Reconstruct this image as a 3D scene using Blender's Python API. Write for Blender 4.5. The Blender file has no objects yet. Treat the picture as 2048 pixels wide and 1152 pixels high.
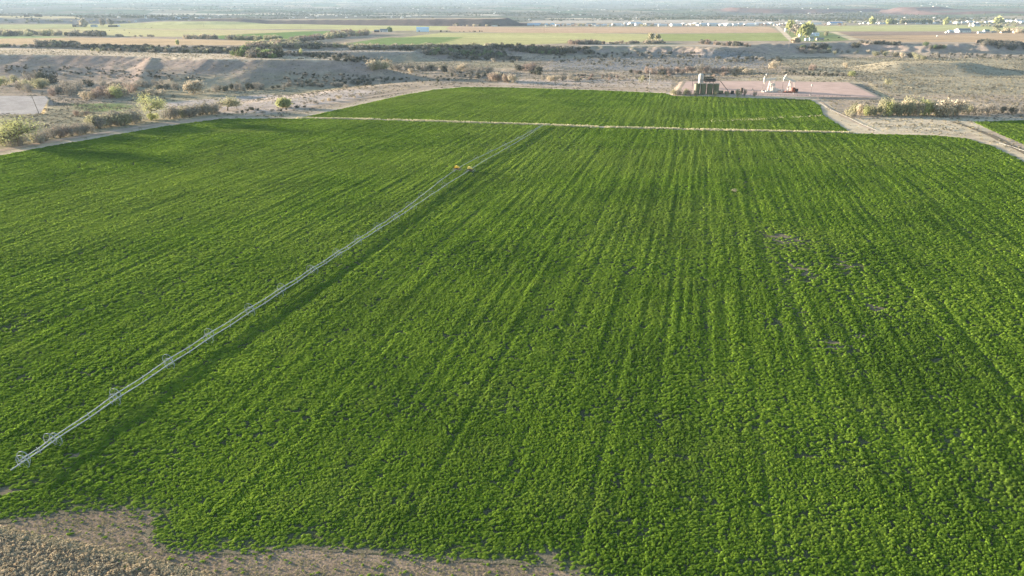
import bpy, bmesh, math, random
import numpy as np
from mathutils import Vector, Matrix
R = math.radians
random.seed(7)
rng = np.random.default_rng(11)
sc = bpy.context.scene
C = sc.collection

# ------------------------------------------------------------------ camera
F = 1365.33; CX, CY = 1024.0, 576.0; PITCH = R(22.1); CAM_H = 59.2
cam_data = bpy.data.cameras.new('camera'); cam = bpy.data.objects.new('camera', cam_data); C.objects.link(cam)
cam_data.lens = 24; cam_data.sensor_width = 36
cam_data.clip_start = 0.5; cam_data.clip_end = 60000
cam.location = (0, 0, CAM_H); cam.rotation_euler = (R(90) - PITCH, 0, 0)
sc.camera = cam
SP, CP = math.sin(PITCH), math.cos(PITCH)

def ray(px, py):
    u = (np.asarray(px, float) - CX) / F; v = (np.asarray(py, float) - CY) / F
    return u, CP - v * SP, -SP - v * CP

def atz(px, py, z=0.0):
    dx, dy, dz = ray(px, py)
    t = (z - CAM_H) / dz
    return dx * t, dy * t

def ppx(y, dz=0.0):
    return y / CP / F          # metres per photo pixel at forward distance y

# ------------------------------------------------------------------ noise
def _h(ix, iy, seed):
    n = (ix.astype(np.int64) * 374761393 + iy.astype(np.int64) * 668265263 + seed * 144665) & 0xffffffff
    n = ((n ^ (n >> 13)) * 1274126177) & 0xffffffff
    n = n ^ (n >> 16)
    return (n & 0xffff) / 65535.0

def vnoise(x, y, seed=0):
    x = np.asarray(x, float); y = np.asarray(y, float)
    ix = np.floor(x); iy = np.floor(y); fx = x - ix; fy = y - iy
    fx = fx * fx * (3 - 2 * fx); fy = fy * fy * (3 - 2 * fy)
    a = _h(ix, iy, seed); b = _h(ix + 1, iy, seed); c = _h(ix, iy + 1, seed); d = _h(ix + 1, iy + 1, seed)
    return (a * (1 - fx) + b * fx) * (1 - fy) + (c * (1 - fx) + d * fx) * fy

def fbm(x, y, seed=0, o=4):
    s = 0; a = .5; t = 0
    for k in range(o):
        s = s + a * vnoise(x, y, seed + 17 * k); t += a
        x = x * 2.03 + 13.1; y = y * 2.03 + 7.7; a *= .5
    return s / t

def sstep(a, b, x):
    t = np.clip((x - a) / (b - a), 0, 1)
    return t * t * (3 - 2 * t)

def inpoly(x, y, poly):
    x = np.asarray(x, float); y = np.asarray(y, float)
    inside = np.zeros(x.shape, bool)
    n = len(poly)
    for i in range(n):
        x1, y1 = poly[i]; x2, y2 = poly[(i + 1) % n]
        if y1 == y2: continue
        c = ((y1 > y) != (y2 > y)) & (x < (x2 - x1) * (y - y1) / (y2 - y1) + x1)
        inside ^= c
    return inside

def sdist(x, y, poly):
    """signed distance, positive inside"""
    x = np.asarray(x, float); y = np.asarray(y, float)
    d2 = np.full(x.shape, 1e18)
    n = len(poly)
    for i in range(n):
        x1, y1 = poly[i]; x2, y2 = poly[(i + 1) % n]
        ex, ey = x2 - x1, y2 - y1; L = ex * ex + ey * ey + 1e-9
        t = np.clip(((x - x1) * ex + (y - y1) * ey) / L, 0, 1)
        d2 = np.minimum(d2, (x - x1 - t * ex) ** 2 + (y - y1 - t * ey) ** 2)
    d = np.sqrt(d2)
    return np.where(inpoly(x, y, poly), d, -d)

def dline(x, y, pts):
    x = np.asarray(x, float); y = np.asarray(y, float)
    d2 = np.full(x.shape, 1e18)
    for (x1, y1), (x2, y2) in zip(pts[:-1], pts[1:]):
        ex, ey = x2 - x1, y2 - y1; L = ex * ex + ey * ey + 1e-9
        t = np.clip(((x - x1) * ex + (y - y1) * ey) / L, 0, 1)
        d2 = np.minimum(d2, (x - x1 - t * ex) ** 2 + (y - y1 - t * ey) ** 2)
    return np.sqrt(d2)

def pz(pts, z=0.0):
    return [tuple(float(q) for q in atz(px, py, z)) for px, py in pts]

# ------------------------------------------------------------------ terrain
NEAR_FIELD = pz([(-420, 400), (-60, 324), (0, 312), (100, 293), (200, 276), (300, 258), (380, 246), (440, 238), (600, 237.5), (760, 241),
                 (1080, 251.3), (1200, 256.3), (1400, 261.3), (1700, 267.5), (1860, 271), (1930, 277), (1980, 292), (2048, 324), (2100, 348),
                 (2400, 560), (2700, 1210), (1165, 1210), (1158, 1152), (1100, 1135), (900, 1122), (700, 1105), (600, 1098), (480, 1110),
                 (330, 1105), (285, 1070), (310, 1030), (240, 1018), (130, 1028), (0, 1048), (-300, 1060), (-700, 900)])
FAR_FIELD = pz([(600, 235.8), (640, 228), (740, 205), (800, 192), (870, 179.5), (930, 174.5), (1000, 175), (1200, 181), (1330, 187), (1345, 192.5),
                (1500, 194.5), (1620, 200), (1640, 212), (1645, 230), (1700, 265), (1400, 258.6), (1080, 248.6), (760, 238.3)])
SIDE_FIELD = pz([(1948, 244), (2048, 241), (2300, 241), (2600, 330), (2200, 345), (2048, 289), (1990, 264)])
LOW = pz([(-900, 235), (-300, 225), (0, 216), (200, 224), (430, 216), (620, 196), (760, 172), (900, 160), (1100, 160), (1340, 158), (1560, 151),
          (1700, 150), (2100, 160), (2800, 175)], 0) + [(9000, 900), (9000, 20000), (-9000, 20000), (-9000, 600)]
BENCH = pz([(-700, 91), (-400, 90.5), (0, 90), (150, 91), (330, 92), (470, 94), (560, 95.5), (640, 93.5), (800, 95.5), (900, 95.5), (1000, 92.5), (1100, 91.5),
            (1300, 91.5), (1440, 94), (1490, 94), (1540, 87), (1600, 86.5), (1720, 84.5), (1800, 86), (1960, 87), (2048, 84), (2500, 84), (2900, 84)], 8) + \
        [(12000, 3000), (12000, 22000), (-12000, 22000), (-12000, 3000)]
MESA_A = pz([(-500, 105), (0, 108.5), (130, 110), (235, 111.5), (300, 113.5), (345, 115.5), (420, 118), (512, 119), (620, 119.5), (680, 119.8), (712, 119),
             (705, 116), (620, 114), (512, 110), (400, 106), (256, 103.5), (130, 98), (0, 95.5), (-500, 92)], 15)
MESA_A2 = pz([(390, 128), (512, 126), (640, 127), (700, 127), (690, 122), (512, 119), (400, 120)], 11)
MESA_C = pz([(540, 104), (622, 102), (720, 102), (826, 102), (838, 100), (700, 98), (622, 98), (540, 99)], 6)
PAD = pz([(1352, 186), (1368, 162.5), (1540, 162), (1700, 164.5), (1764, 195.5), (1500, 192.5)], 1.2)
MOUND = pz([(1790, 124), (1850, 122), (1930, 126), (1900, 130), (1800, 128)], 2)
LEFT_PAD = pz([(-300, 232), (20, 229), (78, 228), (97, 200), (90, 192), (-300, 190)], -1)
def farpoly(pxs, dist, depth):
    f = [(float((px - CX) / F * d * 1.0 / CP * CP * (1 / (CP - (25 - CY) / F * SP)) ), float(d)) for px, d in zip(pxs, dist)]
    return f + [(f[-1][0] * 1.05, f[-1][1] + depth), (f[0][0] * 1.05, f[0][1] + depth)]
FARMESA = farpoly([400, 520, 640, 740, 860, 985, 1014], [3280, 3200, 3100, 2950, 2790, 2715, 2740], 450)
SPUR = pz([(352, 117.5), (318, 132), (285, 144), (252, 157)], 4)
LEFTMESA = farpoly([-600, 0, 160, 260, 290], [3260, 3250, 3250, 3270, 3330], 420)
LEFTMESA2 = farpoly([300, 370, 420, 470], [3060, 3010, 3010, 3080], 300)
RED1 = farpoly([1860, 1880, 1940, 2000, 2060, 2300, 2500], [5050, 4900, 4840, 4800, 4800, 4800, 4800], 700)
RED2 = farpoly([1480, 1560, 1640, 1760], [5950, 5800, 5800, 5950], 500)
RED3 = farpoly([1800, 1830, 1880], [5450, 5400, 5450], 350)

def zbase_r(r):
    d = np.maximum(r - 3600, 0)
    return .012 * d + 1.2e-6 * d * d

def T(x, y):
    x = np.asarray(x, float); y = np.asarray(y, float)
    r = np.hypot(x, y)
    wob = (fbm(x / 42, y / 42, 5, 4) - .5)
    dl = sdist(x, y, LOW)
    z = -6 * sstep(0, 75, dl) + np.where(dl > 0, 1, 0) * sstep(0, 60, dl) * ((fbm(x / 70, y / 70, 31, 4) - .5) * 3.0 + (fbm(x / 14, y / 14, 32, 3) - .5) * 1.1) * (1 - sstep(2600, 3600, r) * .6)
    g = sstep(250, 330, y) * sstep(-15, -60, dl) * 0
    bn = sdist(x, y, BENCH) + wob * 38 + (fbm(x / 16, y / 16, 77, 3) - .5) * 16
    s = sstep(-62, 6, bn)
    z = z * (1 - s) + 8 * s + s * (fbm(x / 300, y / 300, 9, 3) - .5) * 2.4 * sstep(0, 250, bn)
    for poly, h, w, wa, seed in ((MESA_A, 21, 72, 9, 3), (MESA_C, 11, 42, 10, 6)):
        p = np.array(poly); m = (x > p[:, 0].min() - 150) & (x < p[:, 0].max() + 150) & (y > p[:, 1].min() - 150) & (y < p[:, 1].max() + 150)
        if not m.any(): continue
        xm, ym = x[m], y[m]
        dd = sdist(xm, ym, poly) + (fbm(xm / 34, ym / 34, 50 + seed, 4) - .5) * wa
        k = np.clip((dd + w) / w, 0, 1) ** 1.25
        zz = -6 + h * k
        z[m] = np.maximum(z[m], zz)
    for poly, h, w in ((PAD, 1.2, 5.0), (LEFT_PAD, -1.0, 6.0)):
        dd = sdist(x, y, poly)
        k = sstep(-w, 0, dd)
        z = z * (1 - k) + h * k
    ds = dline(x, y, SPUR); m = ds < 60
    z = np.where(m, z + 1.8 * np.exp(-(ds / 7) ** 2) * (z < 13.5), z)
    dd = sdist(x, y, MOUND); z = np.maximum(z, -6 + 9.5 * sstep(-60, 8, dd))
    far = r > 2000
    if far.any():
        xf, yf, rf = x[far], y[far], r[far]
        zb = zbase_r(rf) + sstep(3600, 5200, rf) * ((fbm(xf / 900, yf / 900, 61, 4) - .5) * 40 + (fbm(xf / 260, yf / 260, 62, 3) - .5) * 12)
        zf = z[far]
        zf = zf + zb
        for poly, h, w, wa in ((FARMESA, 23.5, 60, 14), (LEFTMESA, 17, 80, 40), (LEFTMESA2, 10, 130, 50), (RED1, 13, 90, 40), (RED2, 20, 110, 80), (RED3, 20, 100, 70)):
            dd = sdist(xf, yf, poly) + (fbm(xf / 120, yf / 120, 63, 4) - .5) * wa
            if poly is FARMESA: h = np.interp(xf / yf, [-.45, -.28, -.115, 0], [5, 15, 21.5, 23.5])
            zf = zf + h * np.clip((dd + w) / w, 0, 1)
        z[far] = zf
    return z

# ------------------------------------------------------------------ terrain mesh (polar grid round the viewpoint's foot)
ys = np.concatenate([np.arange(1330, 340, -14), np.arange(340, 190, -1.0), np.arange(190, 82, -.3), np.arange(82, 24, -.4)])
dx0, dy0, dz0 = ray(np.full(len(ys), CX), ys)
zt = np.where(ys < 95, 6.0, 0.0)
rr = (zt - CAM_H) / np.where(dz0 < -1e-5, dz0, -1e-5) * dy0
rr = rr[(rr > 20) & (rr < 4200)]
rr = np.unique(np.concatenate([[10, 25], rr, np.geomspace(4200, 14200, 310)]))
th = np.concatenate([np.linspace(-R(62), -R(39.6), 70)[:-1], np.linspace(-R(39.6), R(39.6), 1500), np.linspace(R(39.6), R(62), 70)[1:]])
TH, RR = np.meshgrid(th, rr)
X = (RR * np.sin(TH)).ravel(); Y = (RR * np.cos(TH)).ravel()
Z = T(X, Y)
nr, nt_ = TH.shape
Zg = Z.reshape(nr, nt_)
gx = np.gradient(Zg, axis=0) / np.maximum(np.gradient(RR, axis=0), 1e-3)
gt = np.gradient(Zg, axis=1) / np.maximum(RR * np.gradient(TH, axis=1), 1e-3)
NZ = (1 / np.sqrt(1 + gx ** 2 + gt ** 2)).ravel()
LRR = np.log(rr)
def Tg(x, y):
    """terrain height read back from the grid"""
    t = np.arctan2(x, y); r = np.log(np.maximum(np.hypot(x, y), 10.001))
    j = np.interp(t, th, np.arange(len(th))); i = np.interp(r, LRR, np.arange(len(rr)))
    i0 = np.clip(i.astype(int), 0, len(rr) - 2); j0 = np.clip(j.astype(int), 0, len(th) - 2); fi = i - i0; fj = j - j0
    return (Zg[i0, j0] * (1 - fj) + Zg[i0, j0 + 1] * fj) * (1 - fi) + (Zg[i0 + 1, j0] * (1 - fj) + Zg[i0 + 1, j0 + 1] * fj) * fi

STEPS = 150 * 1.004 ** np.arange(1170)
def hit(px, py):
    """first point of the terrain along each viewing ray"""
    px = np.atleast_1d(np.asarray(px, float)); py = np.atleast_1d(np.asarray(py, float))
    dx, dy, dz = ray(px, py); n = len(px); a = np.empty(n); b = np.empty(n)
    for c0 in range(0, n, 200):
        s = slice(c0, c0 + 200)
        Q = Tg(dx[s, None] * STEPS, dy[s, None] * STEPS) > CAM_H + dz[s, None] * STEPS
        k = np.where(Q.any(1), Q.argmax(1), len(STEPS) - 1); b[s] = STEPS[k]; a[s] = STEPS[np.maximum(k - 1, 0)]
    for _ in range(14):
        m = (a + b) / 2
        bl = CAM_H + dz * m < Tg(dx * m, dy * m)
        b = np.where(bl, m, b); a = np.where(bl, a, m)
    return dx * b, dy * b, Tg(dx * b, dy * b)

# ------------------------------------------------------------------ materials
def mat(name, col, rough=.9, metal=0.0, spec=.2, noise=0.0, nscale=3.0, bump=0.0, emit=None):
    m = bpy.data.materials.new(name); m.use_nodes = True
    nt = m.node_tree; b = nt.nodes['Principled BSDF']
    b.inputs['Base Color'].default_value = (*col, 1); b.inputs['Roughness'].default_value = rough
    b.inputs['Metallic'].default_value = metal; b.inputs['Specular IOR Level'].default_value = spec
    if noise:
        tc = nt.nodes.new('ShaderNodeTexCoord'); n = nt.nodes.new('ShaderNodeTexNoise'); n.inputs['Scale'].default_value = nscale; n.inputs['Detail'].default_value = 5
        nt.links.new(tc.outputs['Object'], n.inputs['Vector'])
        mr = nt.nodes.new('ShaderNodeMapRange'); mr.inputs['From Min'].default_value = .3; mr.inputs['From Max'].default_value = .7
        mr.inputs['To Min'].default_value = 1 - noise; mr.inputs['To Max'].default_value = 1 + noise
        nt.links.new(n.outputs['Fac'], mr.inputs['Value'])
        mx = nt.nodes.new('ShaderNodeVectorMath'); mx.operation = 'SCALE'; mx.inputs[0].default_value = col
        nt.links.new(mr.outputs['Result'], mx.inputs['Scale']); nt.links.new(mx.outputs['Vector'], b.inputs['Base Color'])
        if bump:
            bp = nt.nodes.new('ShaderNodeBump'); bp.inputs['Strength'].default_value = bump; bp.inputs['Distance'].default_value = .05
            nt.links.new(n.outputs['Fac'], bp.inputs['Height']); nt.links.new(bp.outputs['Normal'], b.inputs['Normal'])
    return m

def leaf_mat(name, cols, trans=.25, big=25.0, attr=None):
    """foliage: colour varied per copy (object random), per clump (noise)"""
    m = bpy.data.materials.new(name); m.use_nodes = True
    nt = m.node_tree; N = nt.nodes; L = nt.links; N.clear()
    out = N.new('ShaderNodeOutputMaterial')
    oi = N.new('ShaderNodeObjectInfo'); geo = N.new('ShaderNodeNewGeometry')
    n1 = N.new('ShaderNodeTexNoise'); n1.inputs['Scale'].default_value = 1.0 / big; n1.inputs['Detail'].default_value = 3
    L.new(geo.outputs['Position'], n1.inputs['Vector'])
    add = N.new('ShaderNodeMath'); add.operation = 'MULTIPLY_ADD'; add.inputs[1].default_value = .5
    L.new(oi.outputs['Random'], add.inputs[0])
    mr = N.new('ShaderNodeMapRange'); mr.inputs['From Min'].default_value = .3; mr.inputs['From Max'].default_value = .7; mr.inputs['To Max'].default_value = .5
    L.new(n1.outputs['Fac'], mr.inputs['Value']); L.new(mr.outputs['Result'], add.inputs[2])
    rp = N.new('ShaderNodeValToRGB'); e = rp.color_ramp.elements
    e[0].color = (*cols[0], 1); e[1].color = (*cols[-1], 1)
    for k, c in enumerate(cols[1:-1]):
        q = e.new((k + 1) / (len(cols) - 1)); q.color = (*c, 1)
    L.new(add.outputs['Value'], rp.inputs['Fac'])
    col = rp.outputs['Color']
    if attr:
        at = N.new('ShaderNodeAttribute'); at.attribute_type = 'INSTANCER'; at.attribute_name = 'tint'
        mix = N.new('ShaderNodeMix'); mix.data_type = 'RGBA'
        L.new(at.outputs['Fac'], mix.inputs[0]); L.new(col, mix.inputs[6]); mix.inputs[7].default_value = (*attr, 1)
        col = mix.outputs[2]
    d = N.new('ShaderNodeBsdfDiffuse'); t = N.new('ShaderNodeBsdfTranslucent'); ms = N.new('ShaderNodeMixShader'); ms.inputs[0].default_value = trans
    L.new(col, d.inputs['Color']); L.new(col, t.inputs['Color'])
    L.new(d.outputs[0], ms.inputs[1]); L.new(t.outputs[0], ms.inputs[2]); L.new(ms.outputs[0], out.inputs['Surface'])
    return m

def ground_mat(name, attr=True, col=(.3, .26, .2), scales=((.9, .22), (.11, .18), (.02, .12)), bump=.6):
    m = bpy.data.materials.new(name); m.use_nodes = True
    nt = m.node_tree; N = nt.nodes; L = nt.links; b = N['Principled BSDF']
    b.inputs['Roughness'].default_value = 1; b.inputs['Specular IOR Level'].default_value = 0
    geo = N.new('ShaderNodeNewGeometry')
    if attr:
        at = N.new('ShaderNodeAttribute'); at.attribute_name = 'cover'; c = at.outputs['Color']
    else:
        rgb = N.new('ShaderNodeRGB'); rgb.outputs[0].default_value = (*col, 1); c = rgb.outputs[0]
    f = None
    for s, a in scales:
        n = N.new('ShaderNodeTexNoise'); n.inputs['Scale'].default_value = s; n.inputs['Detail'].default_value = 4; n.inputs['Roughness'].default_value = .6
        L.new(geo.outputs['Position'], n.inputs['Vector'])
        mr = N.new('ShaderNodeMapRange'); mr.inputs['From Min'].default_value = .3; mr.inputs['From Max'].default_value = .7
        mr.inputs['To Min'].default_value = 1 - a; mr.inputs['To Max'].default_value = 1 + a
        L.new(n.outputs['Fac'], mr.inputs['Value'])
        if f is None: f = mr.outputs['Result']; h = n.outputs['Fac']
        else:
            mu = N.new('ShaderNodeMath'); mu.operation = 'MULTIPLY'; L.new(f, mu.inputs[0]); L.new(mr.outputs['Result'], mu.inputs[1]); f = mu.outputs[0]
    sc_ = N.new('ShaderNodeVectorMath'); sc_.operation = 'SCALE'
    L.new(c, sc_.inputs[0]); L.new(f, sc_.inputs['Scale']); L.new(sc_.outputs['Vector'], b.inputs['Base Color'])
    if bump:
        bp = N.new('ShaderNodeBump'); bp.inputs['Strength'].default_value = bump; bp.inputs['Distance'].default_value = .25
        L.new(h, bp.inputs['Height']); L.new(bp.outputs['Normal'], b.inputs['Normal'])
    return m

M = {}
M['terrain'] = ground_mat('rangeland', True, scales=((3.2, .22), (.6, .14), (.09, .16), (.02, .1)), bump=.4)
M['soil'] = ground_mat('field_soil', False, (.085, .09, .045), ((4.0, .35), (.5, .2), (.05, .12)), .5)
M['bare'] = ground_mat('bare_field_soil', False, (.145, .125, .085), ((4.0, .3), (.6, .2), (.05, .1)), .5)
M['road'] = ground_mat('road_dirt', False, (.40, .31, .235), ((1.5, .15), (.2, .14), (.05, .08)), .3)
M['pad'] = ground_mat('pad_gravel', False, (.46, .33, .275), ((1.5, .08), (.12, .1), (.03, .08)), .2)
M['galv'] = mat('galvanised_pipe', (.33, .345, .35), .75, .1, .3, .08, 2)
M['rim'] = mat('galvanised_rim', (.34, .355, .36), .7, .2, .3, .08, 4)
M['yellow'] = mat('yellow_paint', (.90, .50, .03), .45, 0, .4, .08, 3)
M['paleyellow'] = mat('faded_yellow_paint', (.80, .55, .12), .5, 0, .4, .08, 3)
M['rust'] = mat('rusty_brown', (.17, .09, .055), .8, 0, .2, .25, 5)
M['dark'] = mat('dark_steel', (.045, .043, .042), .6, .2, .3, .2, 3)
M['rubber'] = mat('rubber', (.02, .02, .02), .8)
M['cream'] = mat('cream_paint', (.54, .485, .43), .6, 0, .4, .06, 1.5)
M['red'] = mat('red_orange_paint', (.36, .13, .08), .7, 0, .3, .1, 2)
M['olive'] = mat('olive_tank_paint', (.13, .125, .075), .55, 0, .4, .08, .7)
M['olivedark'] = mat('dark_olive_paint', (.10, .095, .07), .6, 0, .3, .1, 1)
M['vessel'] = mat('pale_grey_vessel_paint', (.38, .375, .35), .6, 0, .4, .07, .8)
M['concrete'] = mat('pale_concrete', (.5, .47, .43), .9, 0, .1, .1, 1)
M['wood'] = mat('weathered_pole_wood', (.20, .15, .11), .9, 0, .1, .2, 3)
M['palewood'] = mat('grey_pole_wood', (.34, .30, .26), .9, 0, .1, .2, 3)
M['white'] = mat('white_siding', (.54, .53, .51), .7, 0, .2, .04, .5)
M['bluewhite'] = mat('pale_blue_siding', (.55, .66, .75), .7, 0, .2, .05, .5)
M['blue'] = mat('blue_metal_roof', (.12, .24, .42), .5, .1, .4, .06, .5)
M['tan'] = mat('tan_siding', (.48, .40, .31), .8, 0, .2, .08, .5)
M['greyroof'] = mat('grey_roof', (.20, .20, .21), .8, 0, .2, .1, .6)
M['whiteroof'] = mat('white_metal_roof', (.55, .55, .55), .5, .1, .4, .04, .5)
M['greenroof'] = mat('green_metal_roof', (.08, .16, .13), .5, .1, .4, .05, .5)
M['brownwood'] = mat('brown_barn_wood', (.11, .08, .06), .9, 0, .1, .2, 1)
M['glass'] = mat('window_glass', (.03, .04, .05), .1, 0, .5)
M['bark'] = mat('tree_bark', (.17, .13, .10), .95, 0, .1, .25, 2)
M['palebark'] = mat('pale_twig_bark', (.36, .31, .25), .95, 0, .1, .2, 2)
M['hide'] = mat('dark_cattle_hide', (.025, .02, .018), .8)
M['pvc'] = mat('white_pvc_pipe', (.30, .29, .27), .7)
M['crop'] = leaf_mat('alfalfa_leaves', [(.095, .165, .026), (.150, .250, .033), (.215, .33, .040), (.29, .40, .055)], .55, 30, attr=(.33, .40, .085))
M['brush'] = leaf_mat('dry_brush_leaves', [(.58, .49, .35), (.47, .40, .28), (.32, .28, .20), (.54, .42, .27), (.66, .57, .42)], .35, 4)
M['weed'] = leaf_mat('low_weed_leaves', [(.22, .20, .10), (.30, .25, .16), (.26, .25, .11), (.38, .31, .21), (.2, .22, .08)], .3, 3)
M['ochre'] = leaf_mat('ochre_grass_leaves', [(.42, .35, .22), (.50, .42, .28), (.36, .33, .20)], .3, 3)
M['deadgrass'] = leaf_mat('dead_grass_leaves', [(.52, .47, .29), (.64, .57, .38), (.46, .43, .24)], .3, 8)
M['sage'] = leaf_mat('sagebrush_leaves', [(.10, .095, .075), (.14, .13, .10), (.19, .17, .125), (.13, .14, .09)], .1, 40)
M['drytuft'] = leaf_mat('bunch_grass_leaves', [(.30, .26, .17), (.38, .32, .2), (.24, .23, .14)], .12, 30)
LEAF = {
    'yellowgreen': leaf_mat('spring_leaves', [(0.248, 0.264, 0.109), (0.335, 0.344, 0.156), (0.401, 0.401, 0.205)], .35, 6),
    'olive': leaf_mat('budding_olive_leaves', [(0.233, 0.225, 0.143), (0.320, 0.304, 0.190), (0.384, 0.352, 0.245)], .3, 6),
    'grey': leaf_mat('grey_twig_leaves', [(0.187, 0.166, 0.141), (0.253, 0.228, 0.191), (0.307, 0.274, 0.225)], .2, 6),
    'pink': leaf_mat('pinkish_twig_leaves', [(0.213, 0.164, 0.139), (0.287, 0.222, 0.185), (0.352, 0.279, 0.222)], .2, 6),
    'dark': leaf_mat('dark_scrub_leaves', [(0.073, 0.070, 0.056), (0.101, 0.101, 0.077), (0.133, 0.125, 0.100)], .15, 6),
    'tan': leaf_mat('tan_dry_leaves', [(0.356, 0.299, 0.226), (0.432, 0.367, 0.269), (0.477, 0.412, 0.314)], .25, 6),
    'green': leaf_mat('green_leaves', [(0.111, 0.161, 0.063), (0.167, 0.216, 0.094), (0.232, 0.273, 0.126)], .3, 6),
}

# ------------------------------------------------------------------ object helpers
def mesh_np(name, V, Fc, m=None):
    me = bpy.data.meshes.new(name)
    V = np.asarray(V, np.float32); Fc = np.asarray(Fc, np.int32)
    me.vertices.add(len(V)); me.vertices.foreach_set('co', V.ravel())
    k = Fc.shape[1]
    me.loops.add(Fc.size); me.loops.foreach_set('vertex_index', Fc.ravel())
    me.polygons.add(len(Fc)); me.polygons.foreach_set('loop_start', np.arange(0, Fc.size, k, dtype=np.int32))
    me.update(calc_edges=True)
    if m: me.materials.append(m)
    return me

def put(name, me, parent=None, loc=None):
    o = bpy.data.objects.new(name, me); C.objects.link(o)
    if parent: o.parent = parent
    if loc is not None: o.location = loc
    return o

def tag(o, label=None, cat=None, group=None, kind=None):
    if label: o['label'] = label
    if cat: o['category'] = cat
    if group: o['group'] = group
    if kind: o['kind'] = kind
    return o

def thing(name, label, cat, loc=(0, 0, 0), rz=0.0, group=None):
    o = bpy.data.objects.new(name, None); C.objects.link(o)
    o.location = loc; o.rotation_euler = (0, 0, rz); o.empty_display_size = .5
    return tag(o, label, cat, group)

class MB:
    def __init__(s): s.bm = bmesh.new()
    def box(s, c, d, rz=0, rx=0, ry=0, bev=0):
        mtx = Matrix.Translation(c) @ Matrix.Rotation(rz, 4, 'Z') @ Matrix.Rotation(ry, 4, 'Y') @ Matrix.Rotation(rx, 4, 'X') @ Matrix.Diagonal((d[0], d[1], d[2], 1))
        r = bmesh.ops.create_cube(s.bm, size=1, matrix=mtx)
        if bev:
            es = list({e for v in r['verts'] for e in v.link_edges})
            bmesh.ops.bevel(s.bm, geom=es, offset=bev, segments=2, affect='EDGES')
        return s
    def bar(s, a, b, r, r2=None, seg=6):
        a = Vector(a); b = Vector(b); d = b - a; L = d.length
        q = d.to_track_quat('Z', 'Y').to_matrix().to_4x4()
        bmesh.ops.create_cone(s.bm, cap_ends=True, segments=seg, radius1=r, radius2=r if r2 is None else r2, depth=L, matrix=Matrix.Translation((a + b) / 2) @ q)
        return s
    def beam(s, a, b, w, h):
        a = Vector(a); b = Vector(b); d = b - a
        q = d.to_track_quat('X', 'Z').to_matrix().to_4x4()
        bmesh.ops.create_cube(s.bm, size=1, matrix=Matrix.Translation((a + b) / 2) @ q @ Matrix.Diagonal((d.length, w, h, 1)))
        return s
    def tube(s, pts, r, seg=6, closed=False):
        P = [Vector(p) for p in pts]; n = len(P); rings = []
        for i in range(n):
            d = (P[(i + 1) % n] - P[i - 1]) if closed else (P[min(i + 1, n - 1)] - P[max(i - 1, 0)])
            d.normalize(); up = Vector((0, 0, 1)) if abs(d.z) < .95 else Vector((1, 0, 0))
            a = d.cross(up).normalized(); b = d.cross(a).normalized()
            rr = r[i] if isinstance(r, (list, tuple)) else r
            rings.append([s.bm.verts.new(P[i] + (a * math.cos(2 * math.pi * k / seg) + b * math.sin(2 * math.pi * k / seg)) * rr) for k in range(seg)])
        for i in range(n if closed else n - 1):
            A, B = rings[i], rings[(i + 1) % n]
            for k in range(seg):
                s.bm.faces.new((A[k], A[(k + 1) % seg], B[(k + 1) % seg], B[k]))
        if not closed:
            s.bm.faces.new(rings[0]); s.bm.faces.new(rings[-1][::-1])
        return s
    def poly(s, pts, depth):
        """extruded outline in XZ, thickness along Y"""
        f = [s.bm.verts.new((x, -depth / 2, z)) for x, z in pts]; g = [s.bm.verts.new((x, depth / 2, z)) for x, z in pts]
        s.bm.faces.new(f); s.bm.faces.new(g[::-1]); n = len(pts)
        for i in range(n): s.bm.faces.new((f[i], g[i], g[(i + 1) % n], f[(i + 1) % n]))
        return s
    def mesh(s, name, m):
        bmesh.ops.recalc_face_normals(s.bm, faces=s.bm.faces)
        me = bpy.data.meshes.new(name); s.bm.to_mesh(me); s.bm.free()
        if m: me.materials.append(m)
        return me
    def build(s, name, m, parent=None, loc=None):
        return put(name, s.mesh(name, m), parent, loc)

def copy_tree(o, parent=None):
    c = o.copy(); C.objects.link(c); c.parent = parent
    for ch in list(o.children): copy_tree(ch, c)
    return c

# ------------------------------------------------------------------ land cover
def rp(pts):
    px, py = zip(*pts)
    X, Y, Z = hit(px, py)
    return list(zip(X.tolist(), Y.tolist()))

COVER = []
def cover(pts, col, soft=2.0, jit=2.0, stripe=0.0):
    COVER.append((rp(pts), np.array(col), soft, jit, stripe))
# rangeland between field and benches
cover([(-300, 232), (20, 229), (78, 228), (97, 200), (90, 192), (-300, 190)], (.36, .32, .29), 1, 1)
cover([(80, 227), (97, 200), (104, 200), (88, 228)], (.50, .36, .18), .5, .5)
cover([(140, 208), (230, 206), (275, 212), (250, 222), (170, 224)], (.17, .20, .09), 6, 6)
cover([(300, 208), (520, 190), (760, 180), (700, 202), (560, 226), (330, 226)], (.40, .33, .28), 6, 8)
cover([(1000, 158), (1345, 160), (1340, 176), (1000, 171)], (.40, .32, .26), 2, 3)
cover([(1440, 160), (1560, 152.5), (1690, 152), (1735, 166), (1700, 165), (1540, 162)], (.40, .33, .23), 2, 3)
cover([(1640, 205), (1690, 235), (1940, 236), (2060, 236), (1930, 272), (1700, 266)], (.46, .38, .27), 4, 5)
cover([(1765, 195), (1735, 165), (1742, 165), (1778, 196)], (.52, .40, .24), .6, .6)
cover([(1930, 246), (1960, 262), (2048, 300), (2200, 350), (2100, 352), (2048, 322), (1975, 284), (1900, 250)], (.44, .36, .25), 2, 3)
cover([(1100, 120), (1300, 114), (1500, 110), (1560, 120), (1500, 140), (1260, 142), (1090, 140)], (.215, .205, .20), 20, 20)  # wash floor: shade painted in as a darker grey ground colour
cover([(1560, 112), (1800, 116), (2100, 116), (2100, 190), (1780, 190), (1720, 150), (1600, 146)], (.30, .26, .185), 14, 14)
cover([(1780, 122), (1860, 120), (1940, 128), (1820, 131)], (.40, .32, .21), 6, 6)
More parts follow.
